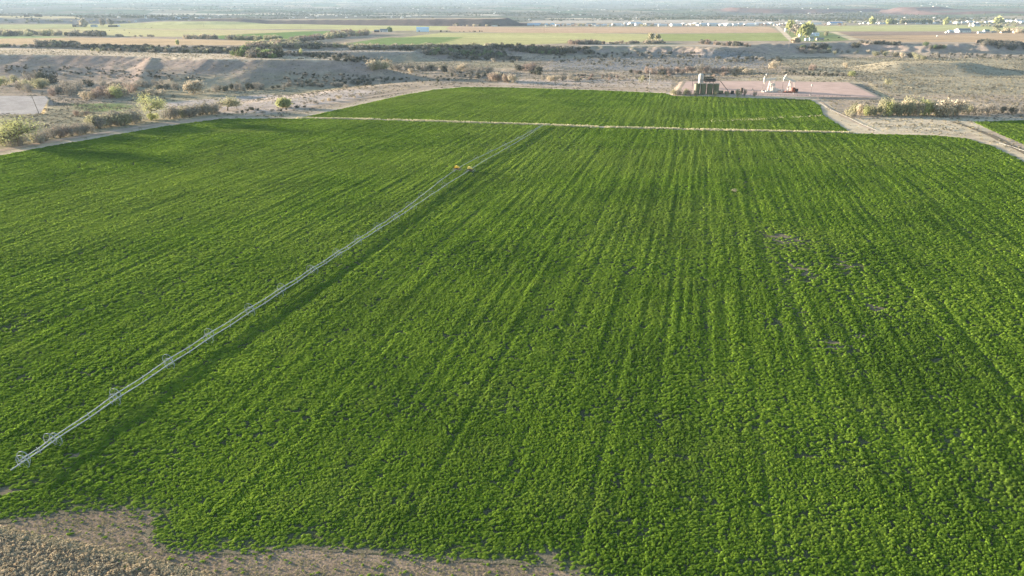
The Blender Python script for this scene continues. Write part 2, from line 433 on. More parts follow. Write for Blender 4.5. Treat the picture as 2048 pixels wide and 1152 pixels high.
# bench fields
cover([(690, 88), (880, 66), (1130, 66), (1300, 68), (1315, 82), (1150, 86), (1000, 91), (740, 93)], (.38, .35, .165), 3, 4, .22)
cover([(690, 88), (770, 75), (930, 74), (900, 82), (860, 91), (740, 93)], (.17, .22, .085), 12, 10, .15)
cover([(890, 52), (1060, 55), (1540, 53.5), (1562, 65), (1290, 66), (1060, 66), (900, 63)], (.42, .29, .19), 6, 6, .12)
cover([(1318, 67.5), (1567, 65.5), (1582, 82), (1320, 82)], (.26, .275, .11), 3, 3, .2)
cover([(1610, 52), (1900, 50), (2100, 54), (2100, 62.5), (1700, 62.5), (1620, 62.5)], (.36, .34, .16), 6, 5, .18)
cover([(1670, 63.5), (2100, 64), (2100, 86), (1760, 84), (1700, 74)], (.40, .28, .175), 4, 4, .14)
cover([(1670, 63.5), (2000, 64), (1900, 70), (1700, 71)], (.27, .20, .155), 8, 8, .12)
cover([(1585, 82), (1568, 62), (1610, 60), (1690, 70), (1712, 80), (1640, 84)], (.20, .22, .10), 4, 4)
cover([(1640, 70), (1672, 69), (1700, 78), (1690, 80), (1650, 80)], (.19, .22, .10), 3, 3)
cover([(1660, 64), (1672, 64), (1718, 79), (1700, 80)], (.50, .40, .26), 2, 2)
cover([(1548, 52), (1558, 52), (1590, 82), (1580, 83)], (.52, .42, .31), 1.5, 1)
cover([(-300, 47), (520, 46.5), (900, 50.5), (890, 58), (512, 58), (250, 57), (-300, 56)], (.37, .345, .165), 8, 8, .2)
cover([(-300, 50), (140, 50), (150, 57), (-300, 58)], (.31, .30, .15), 8, 8, .2)
cover([(-300, 58), (140, 58), (256, 58), (512, 60), (640, 61), (512, 68), (470, 72), (-300, 71)], (.42, .35, .19), 6, 6, .16)
cover([(140, 57), (260, 58), (430, 66), (460, 74), (250, 73), (200, 66)], (.42, .37, .19), 6, 6, .14)
cover([(430, 72), (512, 67), (600, 63), (730, 60), (745, 66), (620, 78), (512, 82), (440, 78)], (.15, .21, .075), 4, 4, .12)
cover([(640, 57), (890, 56), (900, 60), (740, 62)], (.40, .36, .17), 6, 6, .12)
cover([(-300, 72), (90, 72), (150, 76), (-300, 82)], (.32, .34, .17), 4, 4, .2)
cover([(-300, 82), (150, 75), (300, 77), (520, 82), (530, 90), (320, 90.5), (200, 89.5), (-300, 89)], (.46, .33, .20), 4, 4, .14)
# bench-edge dirt track and far pale strips
cover([(1160, 90), (1440, 91), (1440, 92.2), (1160, 91.2)], (.42, .36, .30), .8, .6)
cover([(1090, 36.5), (1350, 36), (1350, 38), (1090, 38.5)], (.44, .36, .27), 30, 20)
cover([(1060, 41), (1700, 38.5), (2100, 37), (2100, 42), (1700, 44), (1060, 46)], (.38, .32, .26), 30, 20)
cover([(-200, 32.5), (150, 33), (165, 37), (-200, 37)], (.44, .36, .22), 10, 5)
cover([(300, 26), (620, 28), (1000, 29), (1000, 32), (620, 31), (300, 28)], (.42, .36, .28), 40, 20)
SHRUB_GROUND = rp([(0, 300), (200, 272), (330, 250), (480, 228), (480, 208), (330, 226), (150, 232), (-200, 240), (-200, 330)])

def land(x, y, z, nz):
    r = np.hypot(x, y)
    n1 = fbm(x / 60, y / 60, 81, 4); n2 = fbm(x / 9, y / 9, 82, 4); n3 = fbm(x / 240, y / 240, 83, 3)
    col = np.empty((len(x), 3))
    a = np.array((.37, .29, .215)); b = np.array((.26, .213, .165)); g = np.array((.22, .215, .13))
    k = sstep(.35, .65, n1 * .5 + n2 * .5)[:, None]
    col[:] = a * (1 - k) + b * k
    k = sstep(.52, .68, n3)[:, None] * .5; col = col * (1 - k) + g * k
    # clay slopes
    s = sstep(.985, .93, nz)[:, None]
    clay = np.array((.26, .205, .18)) * (1 - k) + np.array((.225, .19, .175)) * k
    col = col * (1 - s * .8) + clay * s * .8
    # mesa tops
    for poly, c in ((MESA_A, (.50, .40, .29)), (MESA_C, (.38, .31, .25))):
        d = sdist(x, y, poly) + (n2 - .5) * 16
        k = sstep(-6, 4, d)[:, None]; col = col * (1 - k) + np.array(c) * k
    # road margins beside the green fields, pale
    for poly in (NEAR_FIELD, FAR_FIELD):
        d = -sdist(x, y, poly) + (n2 - .5) * 4
        k = (sstep(13, 3, d) * sstep(150, 260, y))[:, None]; col = col * (1 - k) + np.array((.43, .35, .25)) * k
    # bare ground at the near end
    k = (sstep(120, 95, y))[:, None]; col = col * (1 - k) + (np.array((.22, .165, .118)) * (.8 + .4 * n2[:, None])) * k
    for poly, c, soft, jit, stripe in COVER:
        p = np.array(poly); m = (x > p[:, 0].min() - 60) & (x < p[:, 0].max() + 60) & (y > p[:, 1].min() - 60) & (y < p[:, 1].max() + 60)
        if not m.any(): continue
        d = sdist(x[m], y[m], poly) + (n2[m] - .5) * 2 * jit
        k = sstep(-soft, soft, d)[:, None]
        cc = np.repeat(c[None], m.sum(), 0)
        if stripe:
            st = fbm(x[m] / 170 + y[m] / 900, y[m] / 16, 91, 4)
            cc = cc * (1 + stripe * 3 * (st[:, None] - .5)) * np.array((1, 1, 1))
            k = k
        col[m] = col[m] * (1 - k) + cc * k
    # far valley: patchwork of fields and grey scrub
    f = sstep(3300, 3900, r)
    m = f > 0
    if m.any():
        xm, ym = x[m], y[m]
        ang = .3; u = xm * math.cos(ang) + ym * math.sin(ang); v = -xm * math.sin(ang) + ym * math.cos(ang)
        cell = _h(np.floor(u / 330), np.floor(v / 420 + .5 * _h(np.floor(u / 330), np.zeros_like(u), 5)), 9)
        base = np.array((.125, .12, .10))
        pal = np.array([(.08, .11, .06), (.25, .21, .15), (.11, .125, .075), (.19, .16, .12), (.07, .09, .055), (.15, .135, .10)])
        cc = pal[(cell * 5.99).astype(int)]
        w = (sstep(.45, .6, fbm(xm / 1400, ym / 1400, 21, 3)) * .75)[:, None]
        cc = base * (1 - w) + cc * w
        for poly in (RED1, RED2, RED3):
            d = sdist(xm, ym, poly) + (n1[m] - .5) * 120
            k = (sstep(-220, -120, d) * sstep(90, 20, d))[:, None]
            cc = cc * (1 - k) + np.array((.135, .085, .075)) * k
        fm = f[m][:, None]
        # keep painted strips
        keep = np.zeros(len(xm))
        for poly, c, soft, jit, stripe in COVER[-5:]:
            keep = np.maximum(keep, sstep(-soft, soft, sdist(xm, ym, poly)))
        fm = fm * (1 - keep[:, None])
        col[m] = col[m] * (1 - fm) + cc * fm
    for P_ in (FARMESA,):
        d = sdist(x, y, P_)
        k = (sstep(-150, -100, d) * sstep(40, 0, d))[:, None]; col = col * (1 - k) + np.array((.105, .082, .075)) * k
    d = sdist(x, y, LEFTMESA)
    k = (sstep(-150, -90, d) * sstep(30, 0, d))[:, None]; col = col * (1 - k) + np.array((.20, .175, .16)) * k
    return np.clip(col * 1.05, .02, .8)

# ------------------------------------------------------------------ terrain mesh
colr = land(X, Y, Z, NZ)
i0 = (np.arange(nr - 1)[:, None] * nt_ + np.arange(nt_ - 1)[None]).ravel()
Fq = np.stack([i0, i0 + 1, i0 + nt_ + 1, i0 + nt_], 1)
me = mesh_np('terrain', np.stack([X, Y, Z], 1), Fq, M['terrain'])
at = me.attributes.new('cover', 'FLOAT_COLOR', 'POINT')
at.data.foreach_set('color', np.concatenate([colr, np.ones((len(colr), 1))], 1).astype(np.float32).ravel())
me.polygons.foreach_set('use_smooth', np.ones(len(Fq), bool))
tag(put('terrain', me), 'dry rangeland, clay mesas and benches running out to a hazy valley', 'terrain', kind='structure')
del TH, RR, Fq, i0

def flat_sheet(name, poly, z, m, label, cat):
    bm = bmesh.new()
    f = bm.faces.new([bm.verts.new((x, y, z)) for x, y in poly])
    bmesh.ops.triangulate(bm, faces=[f]); bmesh.ops.recalc_face_normals(bm, faces=bm.faces)
    me = bpy.data.meshes.new(name); bm.to_mesh(me); bm.free()
    if me.polygons[0].normal.z < 0: me.flip_normals()
    me.materials.append(m)
    return tag(put(name, me), label, cat, kind='structure')

flat_sheet('field_soil', NEAR_FIELD, .03, M['soil'], 'dark soil under the big near alfalfa field', 'field')
flat_sheet('field_soil', FAR_FIELD, .03, M['soil'], 'dark soil under the far alfalfa field beyond the pale grass strip', 'field')
flat_sheet('field_soil', SIDE_FIELD, .03, M['soil'], 'dark soil under the small green field at the right edge', 'field')

def strip(name, pts, w, m, label, cat, lift=.07, wob=.15, step=3.0):
    P = np.array(pts); seg = np.hypot(*np.diff(P, axis=0).T); s = np.concatenate([[0], np.cumsum(seg)])
    q = np.arange(0, s[-1], step); x = np.interp(q, s, P[:, 0]); y = np.interp(q, s, P[:, 1])
    for _ in range(4):
        x[1:-1] = (x[:-2] + x[1:-1] * 2 + x[2:]) / 4; y[1:-1] = (y[:-2] + y[1:-1] * 2 + y[2:]) / 4
    tx = np.gradient(x); ty = np.gradient(y); L = np.hypot(tx, ty); nx, ny = -ty / L, tx / L
    ks = np.linspace(-.5, .5, 5); V = []
    for i, k in enumerate(ks):
        ww = w * (1 + wob * (vnoise(q / 9, np.full_like(q, i), 3) - .5) * 2) if i in (0, 4) else w
        xx = x + nx * k * ww; yy = y + ny * k * ww
        V.append(np.stack([xx, yy, T(xx, yy) + lift], 1))
    V = np.stack(V, 1).reshape(-1, 3); n = len(q)
    i0 = (np.arange(n - 1)[:, None] * 5 + np.arange(4)[None]).ravel()
    Fq = np.stack([i0, i0 + 5, i0 + 6, i0 + 1], 1)
    me = mesh_np(name, V, Fq, m)
    if me.polygons[0].normal.z < 0: me.flip_normals()
    return tag(put(name, me), label, cat, kind='structure')

ROAD = pz([(-260, 348), (0, 301), (100, 283), (200, 267), (300, 250.5), (400, 239), (500, 231), (600, 218), (700, 200), (800, 184), (860, 175.5), (930, 170), (1010, 170),
           (1120, 174), (1220, 177.5), (1340, 183)])
strip('dirt_road', ROAD, 5.5, M['road'], 'pinkish dirt road curving round the left and far sides of the alfalfa', 'road')
strip('dirt_path', pz([(1905, 243), (1940, 255), (1985, 272), (2048, 305), (2160, 360)]), 3.0, mat('dark_ditch_soil', (.17, .14, .10), .95, 0, 0, .2, .5),
      'dark ditch track running between the right field corner and the side field', 'path')
strip('dirt_path', pz([(1632, 196), (1660, 216), (1700, 240), (1750, 262)]), 1.6, M['road'], 'pale footpath down the slope beside the far field corner', 'path')
pad_me = flat_sheet('oil_pad', [(cx_ + (x - cx_) * .97, cy_ + (y - cy_) * .97) for cx_, cy_ in [tuple(np.mean(np.array(PAD), 0))] for x, y in PAD], 1.28, M['pad'],
                    'reddish gravel pad of the oil site behind the far field', 'gravel pad')

# ------------------------------------------------------------------ geometry-node scatter
def clump_mesh(name, m, n=60, leaf=.22, flat=1.0, seed=0, spread=1.0, up=.5, elong=1.6):
    """leafy dome about 1 m in radius and 1 m high made of leaf quads"""
    rg = np.random.default_rng(seed); V = []; Fc = []
    for i in range(n):
        a = rg.uniform(0, 2 * math.pi); h = rg.uniform(.05, 1) ** .8
        rad = math.sqrt(max(0, 1 - h * h)) * rg.uniform(.75, 1.08) * spread
        p = np.array((math.cos(a) * rad, math.sin(a) * rad, h * rg.uniform(.7, 1.1) * flat))
        nrm = np.array((math.cos(a) * rad, math.sin(a) * rad, h + up)) + rg.normal(0, .45, 3); nrm /= np.linalg.norm(nrm)
        t = np.cross(nrm, rg.normal(0, 1, 3)); t /= np.linalg.norm(t); b = np.cross(nrm, t)
        s = leaf * rg.uniform(.6, 1.25)
        k = len(V)
        V += [p - t * s * elong * .6, p + b * s * .6 + nrm * s * .15, p + t * s * elong * .6, p - b * s * .6 + nrm * s * .15]
        Fc.append((k, k + 1, k + 2, k + 3))
    return mesh_np(name, V, Fc, m)

def crop_clump(name, m, seed, n=64, leaf=.2):
    """solid lumpy dome under a coat of small leaves"""
    rg = np.random.default_rng(seed); V = []; Fc = []; K = 9; ph = rg.uniform(0, 6.28, 6)
    for j, (h, q) in enumerate(((0, .98), (.38, .92), (.70, .68), (.90, .36))):
        for k in range(K):
            a = 2 * math.pi * (k + .5 * (j % 2)) / K
            w = 1 + .20 * math.sin(2 * a + ph[0]) + .14 * math.sin(3 * a + ph[1] + j) + rg.normal(0, .10)
            V.append((math.cos(a) * q * w * .86, math.sin(a) * q * w * .86, h * (.88 + .16 * math.sin(a + ph[2])) + rg.normal(0, .05) * (j > 0)))
    for j in range(3):
        for k in range(K): Fc.append((j * K + k, j * K + (k + 1) % K, (j + 1) * K + (k + 1) % K, (j + 1) * K + k))
    t = len(V); V.append((rg.normal(0, .06), rg.normal(0, .06), .95))
    for k in range(0, K - 1, 2): Fc.append((3 * K + k, 3 * K + k + 1, 3 * K + (k + 2) % K, t))
    Fc.append((3 * K + K - 1, 3 * K, t, t + 1)); V.append((rg.normal(0, .05), rg.normal(0, .05), .93))
    V = [np.array(v) for v in V]
    for i in range(n):
        a = rg.uniform(0, 2 * math.pi); h = rg.uniform(.1, 1) ** .7; r_ = math.sqrt(max(0, 1 - h * h)) * rg.uniform(.85, 1.12)
        p = np.array((math.cos(a) * r_, math.sin(a) * r_, h * rg.uniform(.85, 1.15)))
        nrm = np.array((math.cos(a) * r_, math.sin(a) * r_, h + .4)) + rg.normal(0, .5, 3); nrm /= np.linalg.norm(nrm)
        tt = np.cross(nrm, rg.normal(0, 1, 3)); tt /= np.linalg.norm(tt); bb = np.cross(nrm, tt); s_ = leaf * rg.uniform(.6, 1.3); k = len(V)
        V += [p - tt * s_, p + bb * s_ * .6 + nrm * s_ * .2, p + tt * s_, p - bb * s_ * .6]; Fc.append((k, k + 1, k + 2, k + 3))
    return mesh_np(name, V, Fc, m)

def scatter(name, protos, P, S, rot, idx, label, cat, tint=None, kind='stuff'):
    col = bpy.data.collections.new(name + '_protos')
    for k, pm in enumerate(protos):
        col.objects.link(bpy.data.objects.new('%s_%02d' % (name, k), pm))
    me = bpy.data.meshes.new(name + '_points'); n = len(P)
    me.vertices.add(n); me.vertices.foreach_set('co', np.asarray(P, np.float32).ravel())
    a = me.attributes.new('iscale', 'FLOAT_VECTOR', 'POINT'); a.data.foreach_set('vector', np.asarray(S, np.float32).ravel())
    rv = np.zeros((n, 3), np.float32); rv[:, 2] = rot
    a = me.attributes.new('irot', 'FLOAT_VECTOR', 'POINT'); a.data.foreach_set('vector', rv.ravel())
    a = me.attributes.new('iidx', 'INT', 'POINT'); a.data.foreach_set('value', np.asarray(idx, np.int32))
    a = me.attributes.new('tint', 'FLOAT', 'POINT'); a.data.foreach_set('value', np.zeros(n, np.float32) if tint is None else np.asarray(tint, np.float32))
    o = put(name, me); tag(o, label, cat, kind=kind)
    ng = bpy.data.node_groups.new(name + '_scatter', 'GeometryNodeTree')
    ng.interface.new_socket('Geometry', in_out='INPUT', socket_type='NodeSocketGeometry')
    ng.interface.new_socket('Geometry', in_out='OUTPUT', socket_type='NodeSocketGeometry')
    N, L = ng.nodes, ng.links
    gi = N.new('NodeGroupInput'); go = N.new('NodeGroupOutput')
    ci = N.new('GeometryNodeCollectionInfo'); ci.inputs['Collection'].default_value = col
    ci.inputs['Separate Children'].default_value = True; ci.inputs['Reset Children'].default_value = True
    mp = N.new('GeometryNodeMeshToPoints'); L.new(gi.outputs[0], mp.inputs['Mesh'])
    ip = N.new('GeometryNodeInstanceOnPoints'); L.new(mp.outputs[0], ip.inputs['Points']); L.new(ci.outputs[0], ip.inputs['Instance'])
    ip.inputs['Pick Instance'].default_value = True
    def na(nm, t):
        q = N.new('GeometryNodeInputNamedAttribute'); q.data_type = t; q.inputs['Name'].default_value = nm; return q.outputs['Attribute']
    L.new(na('iidx', 'INT'), ip.inputs['Instance Index']); L.new(na('iscale', 'FLOAT_VECTOR'), ip.inputs['Scale'])
    e2r = N.new('FunctionNodeEulerToRotation'); L.new(na('irot', 'FLOAT_VECTOR'), e2r.inputs[0]); L.new(e2r.outputs[0], ip.inputs['Rotation'])
    L.new(ip.outputs[0], go.inputs[0])
    md = o.modifiers.new('scatter', 'NODES'); md.node_group = ng
    return o

def jgrid(x0, x1, y0, y1, s):
    gx, gy = np.meshgrid(np.arange(x0, x1, s), np.arange(y0, y1, s))
    gx = gx.ravel(); gy = gy.ravel()
    return gx + rng.uniform(-.48, .48, len(gx)) * s, gy + rng.uniform(-.48, .48, len(gy)) * s

# ---- alfalfa
ROWDIR = R(14.6)                       # rows run 14.6 degrees right of straight ahead
def row_u(x, y): return x * math.cos(ROWDIR) - y * math.sin(ROWDIR)
def row_v(x, y): return x * math.sin(ROWDIR) + y * math.cos(ROWDIR)
def u_at(px, py):
    x, y = atz(px, py); return float(row_u(x, y))
TRACKS = [(u_at(1520, 480), 1.3, .75, 165, 330), (u_at(1545, 500), .8, .5, 150, 300), (u_at(1410, 700), .9, .55, 60, 260), (u_at(1422, 700), .5, .3, 60, 300),
          (u_at(1585, 600), 1.0, .6, 100, 190), (u_at(1910, 440), 1.0, .55, 150, 300), (u_at(1260, 300), .8, .4, 120, 400), (u_at(1690, 560), 1.0, .5, 120, 200),
          (u_at(1180, 470), .8, .4, 80, 330), (u_at(960, 620), .9, .45, 60, 330), (u_at(1060, 330), .9, .45, 100, 400), (u_at(700, 420), .9, .4, 150, 340), (u_at(640, 330), .9, .4, 120, 420), (u_at(1230, 800), .6, .4, 50, 260), (u_at(1330, 700), .5, .45, 55, 330), (u_at(1500, 700), .5, .35, 55, 300), (u_at(1750, 800), .8, .5, 55, 260), (u_at(900, 900), .6, .32, 55, 240), (u_at(1960, 700), .8, .5, 60, 300), (u_at(1640, 900), .5, .4, 50, 200), (u_at(1080, 800), .5, .4, 55, 300)]
SPOTS = [((1575, 480), 9, 13, .62), ((1600, 540), 7, 14, .55), ((1690, 530), 8, 10, .55), ((1755, 620), 4.5, 8, .58), ((1660, 690), 6, 4.5, .6), ((1720, 670), 5, 4, .55), ((1540, 640), 5, 7, .5),
         ((1590, 620), 3, 8, .55), ((150, 911), 1.1, .8, 1.3), ((10, 985), 2.5, 1.6, .8), ((60, 962), 2, 1, .5), ((170, 745), 5, 2.5, .5), ((1095, 1112), 2.2, 1.6, .8), ((1380, 690), 1.5, 10, .35), ((10, 660), 4, 3, .5),
         ((350, 850), 2, 1, .4), ((420, 800), 2.5, 1.5, .4), ((1900, 880), 4, 3, .4), ((1470, 383), 1.1, 1.2, 1.2), ((1590, 1120), 2, 1, .5), ((830, 640), 3, 2, .3)]
SPOTS = [(tuple(float(q) for q in atz(*p)), a, b, s) for p, a, b, s in SPOTS]
PALE = [((460, 262), 40, 9, .75), ((290, 272), 30, 7, .6), ((900, 187), 60, 20, .7), ((830, 200), 40, 22, .55), ((1000, 180), 60, 12, .45), ((1540, 239), 45, 9, .85), ((610, 285), 24, 7, .35), ((780, 222), 45, 18, .35),
        ((560, 246), 30, 6, .6), ((1330, 256), 200, 10, .2), ((600, 700), 0.1, .1, 0)]
PALE = [(tuple(float(q) for q in atz(*p)), a, b, s) for p, a, b, s in PALE]

BR0 = pz([(-300, 1050), (0, 1064), (100, 1085), (250, 1117), (350, 1140), (440, 1165), (700, 1260), (-300, 1300)])
PX, PY, PS = [], [], []
for s, r0, r1 in ((.35, 50, 95), (.48, 95, 160), (.72, 160, 320), (1.05, 320, 760)):
    U, V_ = jgrid(-640, 520, -20, 660, s) if s > .6 else jgrid(-260, 200, -20, 260, s)
    x = U * math.cos(ROWDIR) + V_ * math.sin(ROWDIR); y = -U * math.sin(ROWDIR) + V_ * math.cos(ROWDIR)
    r = np.hypot(x, y) * (1 + rng.uniform(-.06, .06, len(x)))
    m = (r >= r0) & (r < r1) & (np.abs(x) < y * .80 + 14)
    x, y = x[m], y[m]
    jx = x + (fbm(x / 3.0, y / 3.0, 41, 4) - .5) * np.where(y < 130, 7.5, 2.0); jy = y + (fbm(x / 3.0, y / 3.0, 42, 4) - .5) * np.where(y < 130, 7.5, 2.0)
    ins = inpoly(jx, jy, NEAR_FIELD) | ((y < 110) & (sdist(x, y, NEAR_FIELD) > -4.5) & (rng.uniform(0, 1, len(x)) < .16 * fbm(x / 1.8, y / 1.8, 43, 2) * 2) & ~inpoly(x, y + 1.2, BR0)) | inpoly(x, y, FAR_FIELD) | inpoly(x, y, SIDE_FIELD)
    PX.append(x[ins]); PY.append(y[ins]); PS.append(np.full(ins.sum(), s))
PX = np.concatenate(PX); PY = np.concatenate(PY); PS = np.concatenate(PS)
u = row_u(PX, PY); v = row_v(PX, PY)
hgt = .76 + .36 * fbm(PX / 2.2, PY / 2.2, 44, 3) + .22 * (fbm(PX / 14, PY / 14, 45, 3) - .5)
streak = fbm(u / 1.15, v / 45, 46, 3) - .5
hgt += 1.35 * streak * (.46 + .44 * sstep(70, 150, PY))
thin = np.zeros(len(PX))
for uu, w, a, v0, v1 in TRACKS:
    k = np.exp(-((u - uu + (vnoise(v / 25, v * 0, 47) - .5) * .8) / w) ** 2) * sstep(v0 - 15, v0 + 15, v) * sstep(v1 + 15, v1 - 15, v)
    hgt -= .6 * a * k; thin = np.maximum(thin, .38 * a * k)
# crop shortened where the wheel-line shadow falls, added to deepen that dark band
SHADOW_BAND = pz([(22, 940), (107, 879), (228, 794), (335, 723), (418, 672), (500, 620), (562, 581), (624, 539), (676, 507), (756, 455), (825, 411), (885, 367), (925, 335), (968, 315), (1012, 292), (1046, 275), (1084, 251)], 1.1)
SHADOW_BAND = [(a + 6.2, b - 2.8) for a, b in SHADOW_BAND]
m_ = (PX > -90) & (PX < 45); kr = np.zeros(len(PX)); kr[m_] = np.exp(-(dline(PX[m_], PY[m_] + 0 * PX[m_], SHADOW_BAND) / 1.5) ** 2)
hgt = hgt * (1 - .38 * kr)
nz_ = fbm(PX / 1.6, PY / 1.6, 48, 3)
for (sx, sy), a, b, s in SPOTS:
    k = s * np.exp(-(((PX - sx) / a) ** 2 + ((PY - sy) / b) ** 2))
    thin = np.maximum(thin, k * 1.25 * sstep(.72 - .45 * np.minimum(k, 1), .86 - .45 * np.minimum(k, 1), nz_ + .25))
# bare soil showing in the thin spots and along the ragged near edge
def spot_mask(x, y):
    q = fbm(x / 1.6, y / 1.6, 48, 3); m = np.zeros(len(x))
    for (sx, sy), a, b, s in SPOTS:
        k = s * np.exp(-(((x - sx) / a) ** 2 + ((y - sy) / b) ** 2))
        m = np.maximum(m, k * 1.25 * sstep(.72 - .45 * np.minimum(k, 1), .86 - .45 * np.minimum(k, 1), q + .25))
    e = sdist(x, y, NEAR_FIELD)
    return np.maximum(m, sstep(3.5, 0, e) * (e > -.3) * sstep(100, 80, y) * .7)
CS = .4; gx_, gy_ = np.meshgrid(np.arange(-90, 150, CS), np.arange(52, 262, CS)); gx_ = gx_.ravel(); gy_ = gy_.ravel()
mk = (spot_mask(gx_, gy_) > .62) & inpoly(gx_, gy_, NEAR_FIELD); gx_, gy_ = gx_[mk], gy_[mk]
jx_ = lambda a, b: a + (vnoise(a * 3.1, b * 3.1, 12) - .5) * .5
V = np.stack([np.stack([jx_(gx_ + a * CS, gy_ + b * CS), jx_(gy_ + b * CS, gx_ + a * CS), np.full(len(gx_), .045)], 1) for a, b in ((-.5, -.5), (.5, -.5), (.5, .5), (-.5, .5))], 1).reshape(-1, 3)
tag(put('bare_soil', mesh_np('bare_soil', V, np.arange(len(V)).reshape(-1, 4), M['bare'])), 'pale bare soil showing through the thin spots of the alfalfa', 'bare soil', kind='structure')
# thin scattered gaps everywhere, thinner toward the ragged near edge
thin = np.maximum(thin, sstep(.66, .74, fbm(PX / 1.1, PY / 1.1, 49, 3)) * .8)
de = sdist(PX, PY, NEAR_FIELD)
nearedge = sstep(5.0, 0, de) * sstep(100, 80, PY)
thin = np.maximum(thin, nearedge * .6)
tint = np.zeros(len(PX))
for (sx, sy), a, b, s in PALE:
    k = s * np.exp(-(((PX - sx) / a) ** 2 + ((PY - sy) / b) ** 2))
    tint = np.maximum(tint, k * sstep(.3, .62, fbm(PX / 14, PY / 7, 51, 4)))
tint = np.maximum(tint, sstep(.5, .8, fbm(PX / 6, PY / 6, 52, 3)) * .22)
tint = np.maximum(tint, nearedge * .25)
tint = np.maximum(tint, .30 * sstep(.40, .66, fbm(PX / 60, PY / 60, 53, 3)) * sstep(90, 200, PY) * (.6 + .8 * fbm(PX / 3, PY / 3, 54, 2)))
keep = rng.uniform(0, 1, len(PX)) > thin
PX, PY, PS, hgt, tint = PX[keep], PY[keep], PS[keep], hgt[keep], tint[keep]
n = len(PX)
rad = PS * .62 * rng.lognormal(0, .30, n)
outer = (sdist(PX, PY, NEAR_FIELD) < .5) & (PY < 112); rad = np.where(outer, rad * rng.uniform(.35, .8, n), rad)
hz = np.clip(hgt, .25, 1.6) * .29 * rng.uniform(.75, 1.25, n) * (PS / .6) ** .3
hz *= np.where(PY < 100, .45 + .55 * sstep(0, 6, sdist(PX, PY, NEAR_FIELD)), 1)
protos = [crop_clump('alfalfa_clump', M['crop'], 100 + k) for k in range(6)]
scatter('alfalfa_crop', protos, np.stack([PX, PY, np.full(n, .03)], 1), np.stack([rad * 1.32, rad * rng.uniform(.72, 1.0, n), hz], 1), rng.normal(.42, .45, n), rng.integers(0, 6, n),
        'rows of leafy green alfalfa covering the fields', 'crop', tint)
print('alfalfa', n)

# ---- dry brush in the near left corner, ochre grass on its edge, weeds on the bare soil
BR = pz([(-300, 1050), (0, 1064), (100, 1085), (250, 1117), (350, 1140), (440, 1165), (700, 1260), (-300, 1300)])
x, y = jgrid(-110, 20, 42, 72, .30)
m = inpoly(x + (fbm(x / 2, y / 2, 1, 2) - .5) * 2.2, y + (fbm(x / 2, y / 2, 2, 2) - .5) * 2.2, BR) & (np.abs(x) < y * .85 + 8)
x, y = x[m], y[m]; n = len(x)
protos = [clump_mesh('brush_clump', M['brush'], 46, .24, 1, 200 + k, up=.2, elong=2.0) for k in range(4)]
s = .20 * rng.lognormal(0, .42, n)
scatter('dry_brush', protos, np.stack([x, y, T(x, y)], 1), np.stack([s, s, .20 * rng.uniform(.4, 1.6, n) * (.5 + fbm(x / 2.5, y / 2.5, 3, 3))], 1), rng.uniform(0, 6.28, n), rng.integers(0, 4, n),
        'grey and tan dry brush at the near left corner', 'brush')
edge = pz([(-300, 1048), (0, 1062), (40, 1072), (100, 1084), (250, 1114), (300, 1128), (420, 1158), (480, 1185)])
t = rng.uniform(0, 1, 6500); E_ = np.array(edge); sl = np.concatenate([[0], np.cumsum(np.hypot(*np.diff(E_, axis=0).T))]); q = t * sl[-1]
x = np.interp(q, sl, E_[:, 0]) + rng.normal(0, .38, len(q)); y = np.interp(q, sl, E_[:, 1]) + rng.normal(0, .30, len(q)); n = len(x)
protos = [clump_mesh('ochre_tuft', M['ochre'], 30, .22, 1.2, 230 + k, up=-.1, elong=2.6) for k in range(3)]
s = rng.uniform(.09, .20, n)
scatter('ochre_grass', protos, np.stack([x, y, T(x, y)], 1), np.stack([s, s, s * .9], 1), rng.uniform(0, 6.28, n), rng.integers(0, 3, n), 'band of ochre dry grass along the brush at the near left corner', 'grass')
x, y = jgrid(-80, 16, 50, 84, .30)
m = ~inpoly(x, y, NEAR_FIELD) & ~inpoly(x, y, BR) & (rng.uniform(0, 1, len(x)) < .2 + 1.0 * fbm(x / 2.5, y / 2.5, 6, 3)) & (np.abs(x) < y * .85 + 6)
x, y = x[m], y[m]; n = len(x)
protos = [clump_mesh('bare_soil_weed', M['weed'], 26, .3, .8, 260 + k, up=.6) for k in range(3)]
s = rng.uniform(.05, .2, n)
scatter('sparse_weeds', protos, np.stack([x, y, T(x, y)], 1), np.stack([s, s, s * .55], 1), rng.uniform(0, 6.28, n), rng.integers(0, 3, n), 'low dry weeds on the bare soil of the near edge', 'weeds')

# ---- dead grass strip between the two fields and along the field margins
STRIP = pz([(590, 236.8), (640, 237.5), (760, 239.6), (900, 244.2), (1080, 250), (1200, 254.6), (1400, 260), (1560, 263.4), (1705, 266.3)])
E_ = np.array(STRIP); sl = np.concatenate([[0], np.cumsum(np.hypot(*np.diff(E_, axis=0).T))])
q = rng.uniform(0, sl[-1], 5200); q = q[vnoise(q / 7, q * 0, 8) > .22 * rng.uniform(.4, 1.6, len(q))]
wd = .55 + .9 * vnoise(q / 15, q * 0 + 3, 9)
x = np.interp(q, sl, E_[:, 0]) + rng.normal(0, .25, len(q)); y = np.interp(q, sl, E_[:, 1]) + rng.normal(0, .8, len(q)) * wd; n = len(x)
E2 = np.array(pz([(1405, 245), (1470, 241.5), (1560, 236.5), (1645, 231.5)])); s2 = np.concatenate([[0], np.cumsum(np.hypot(*np.diff(E2, axis=0).T))])
q = rng.uniform(0, s2[-1], 380); q = q[rng.uniform(0, 1, len(q)) < .25 + .75 * q / s2[-1]]; x = np.concatenate([x, np.interp(q, s2, E2[:, 0]) + rng.normal(0, .3, len(q))]); y = np.concatenate([y, np.interp(q, s2, E2[:, 1]) + rng.normal(0, 2.2, len(q))]); n = len(x)
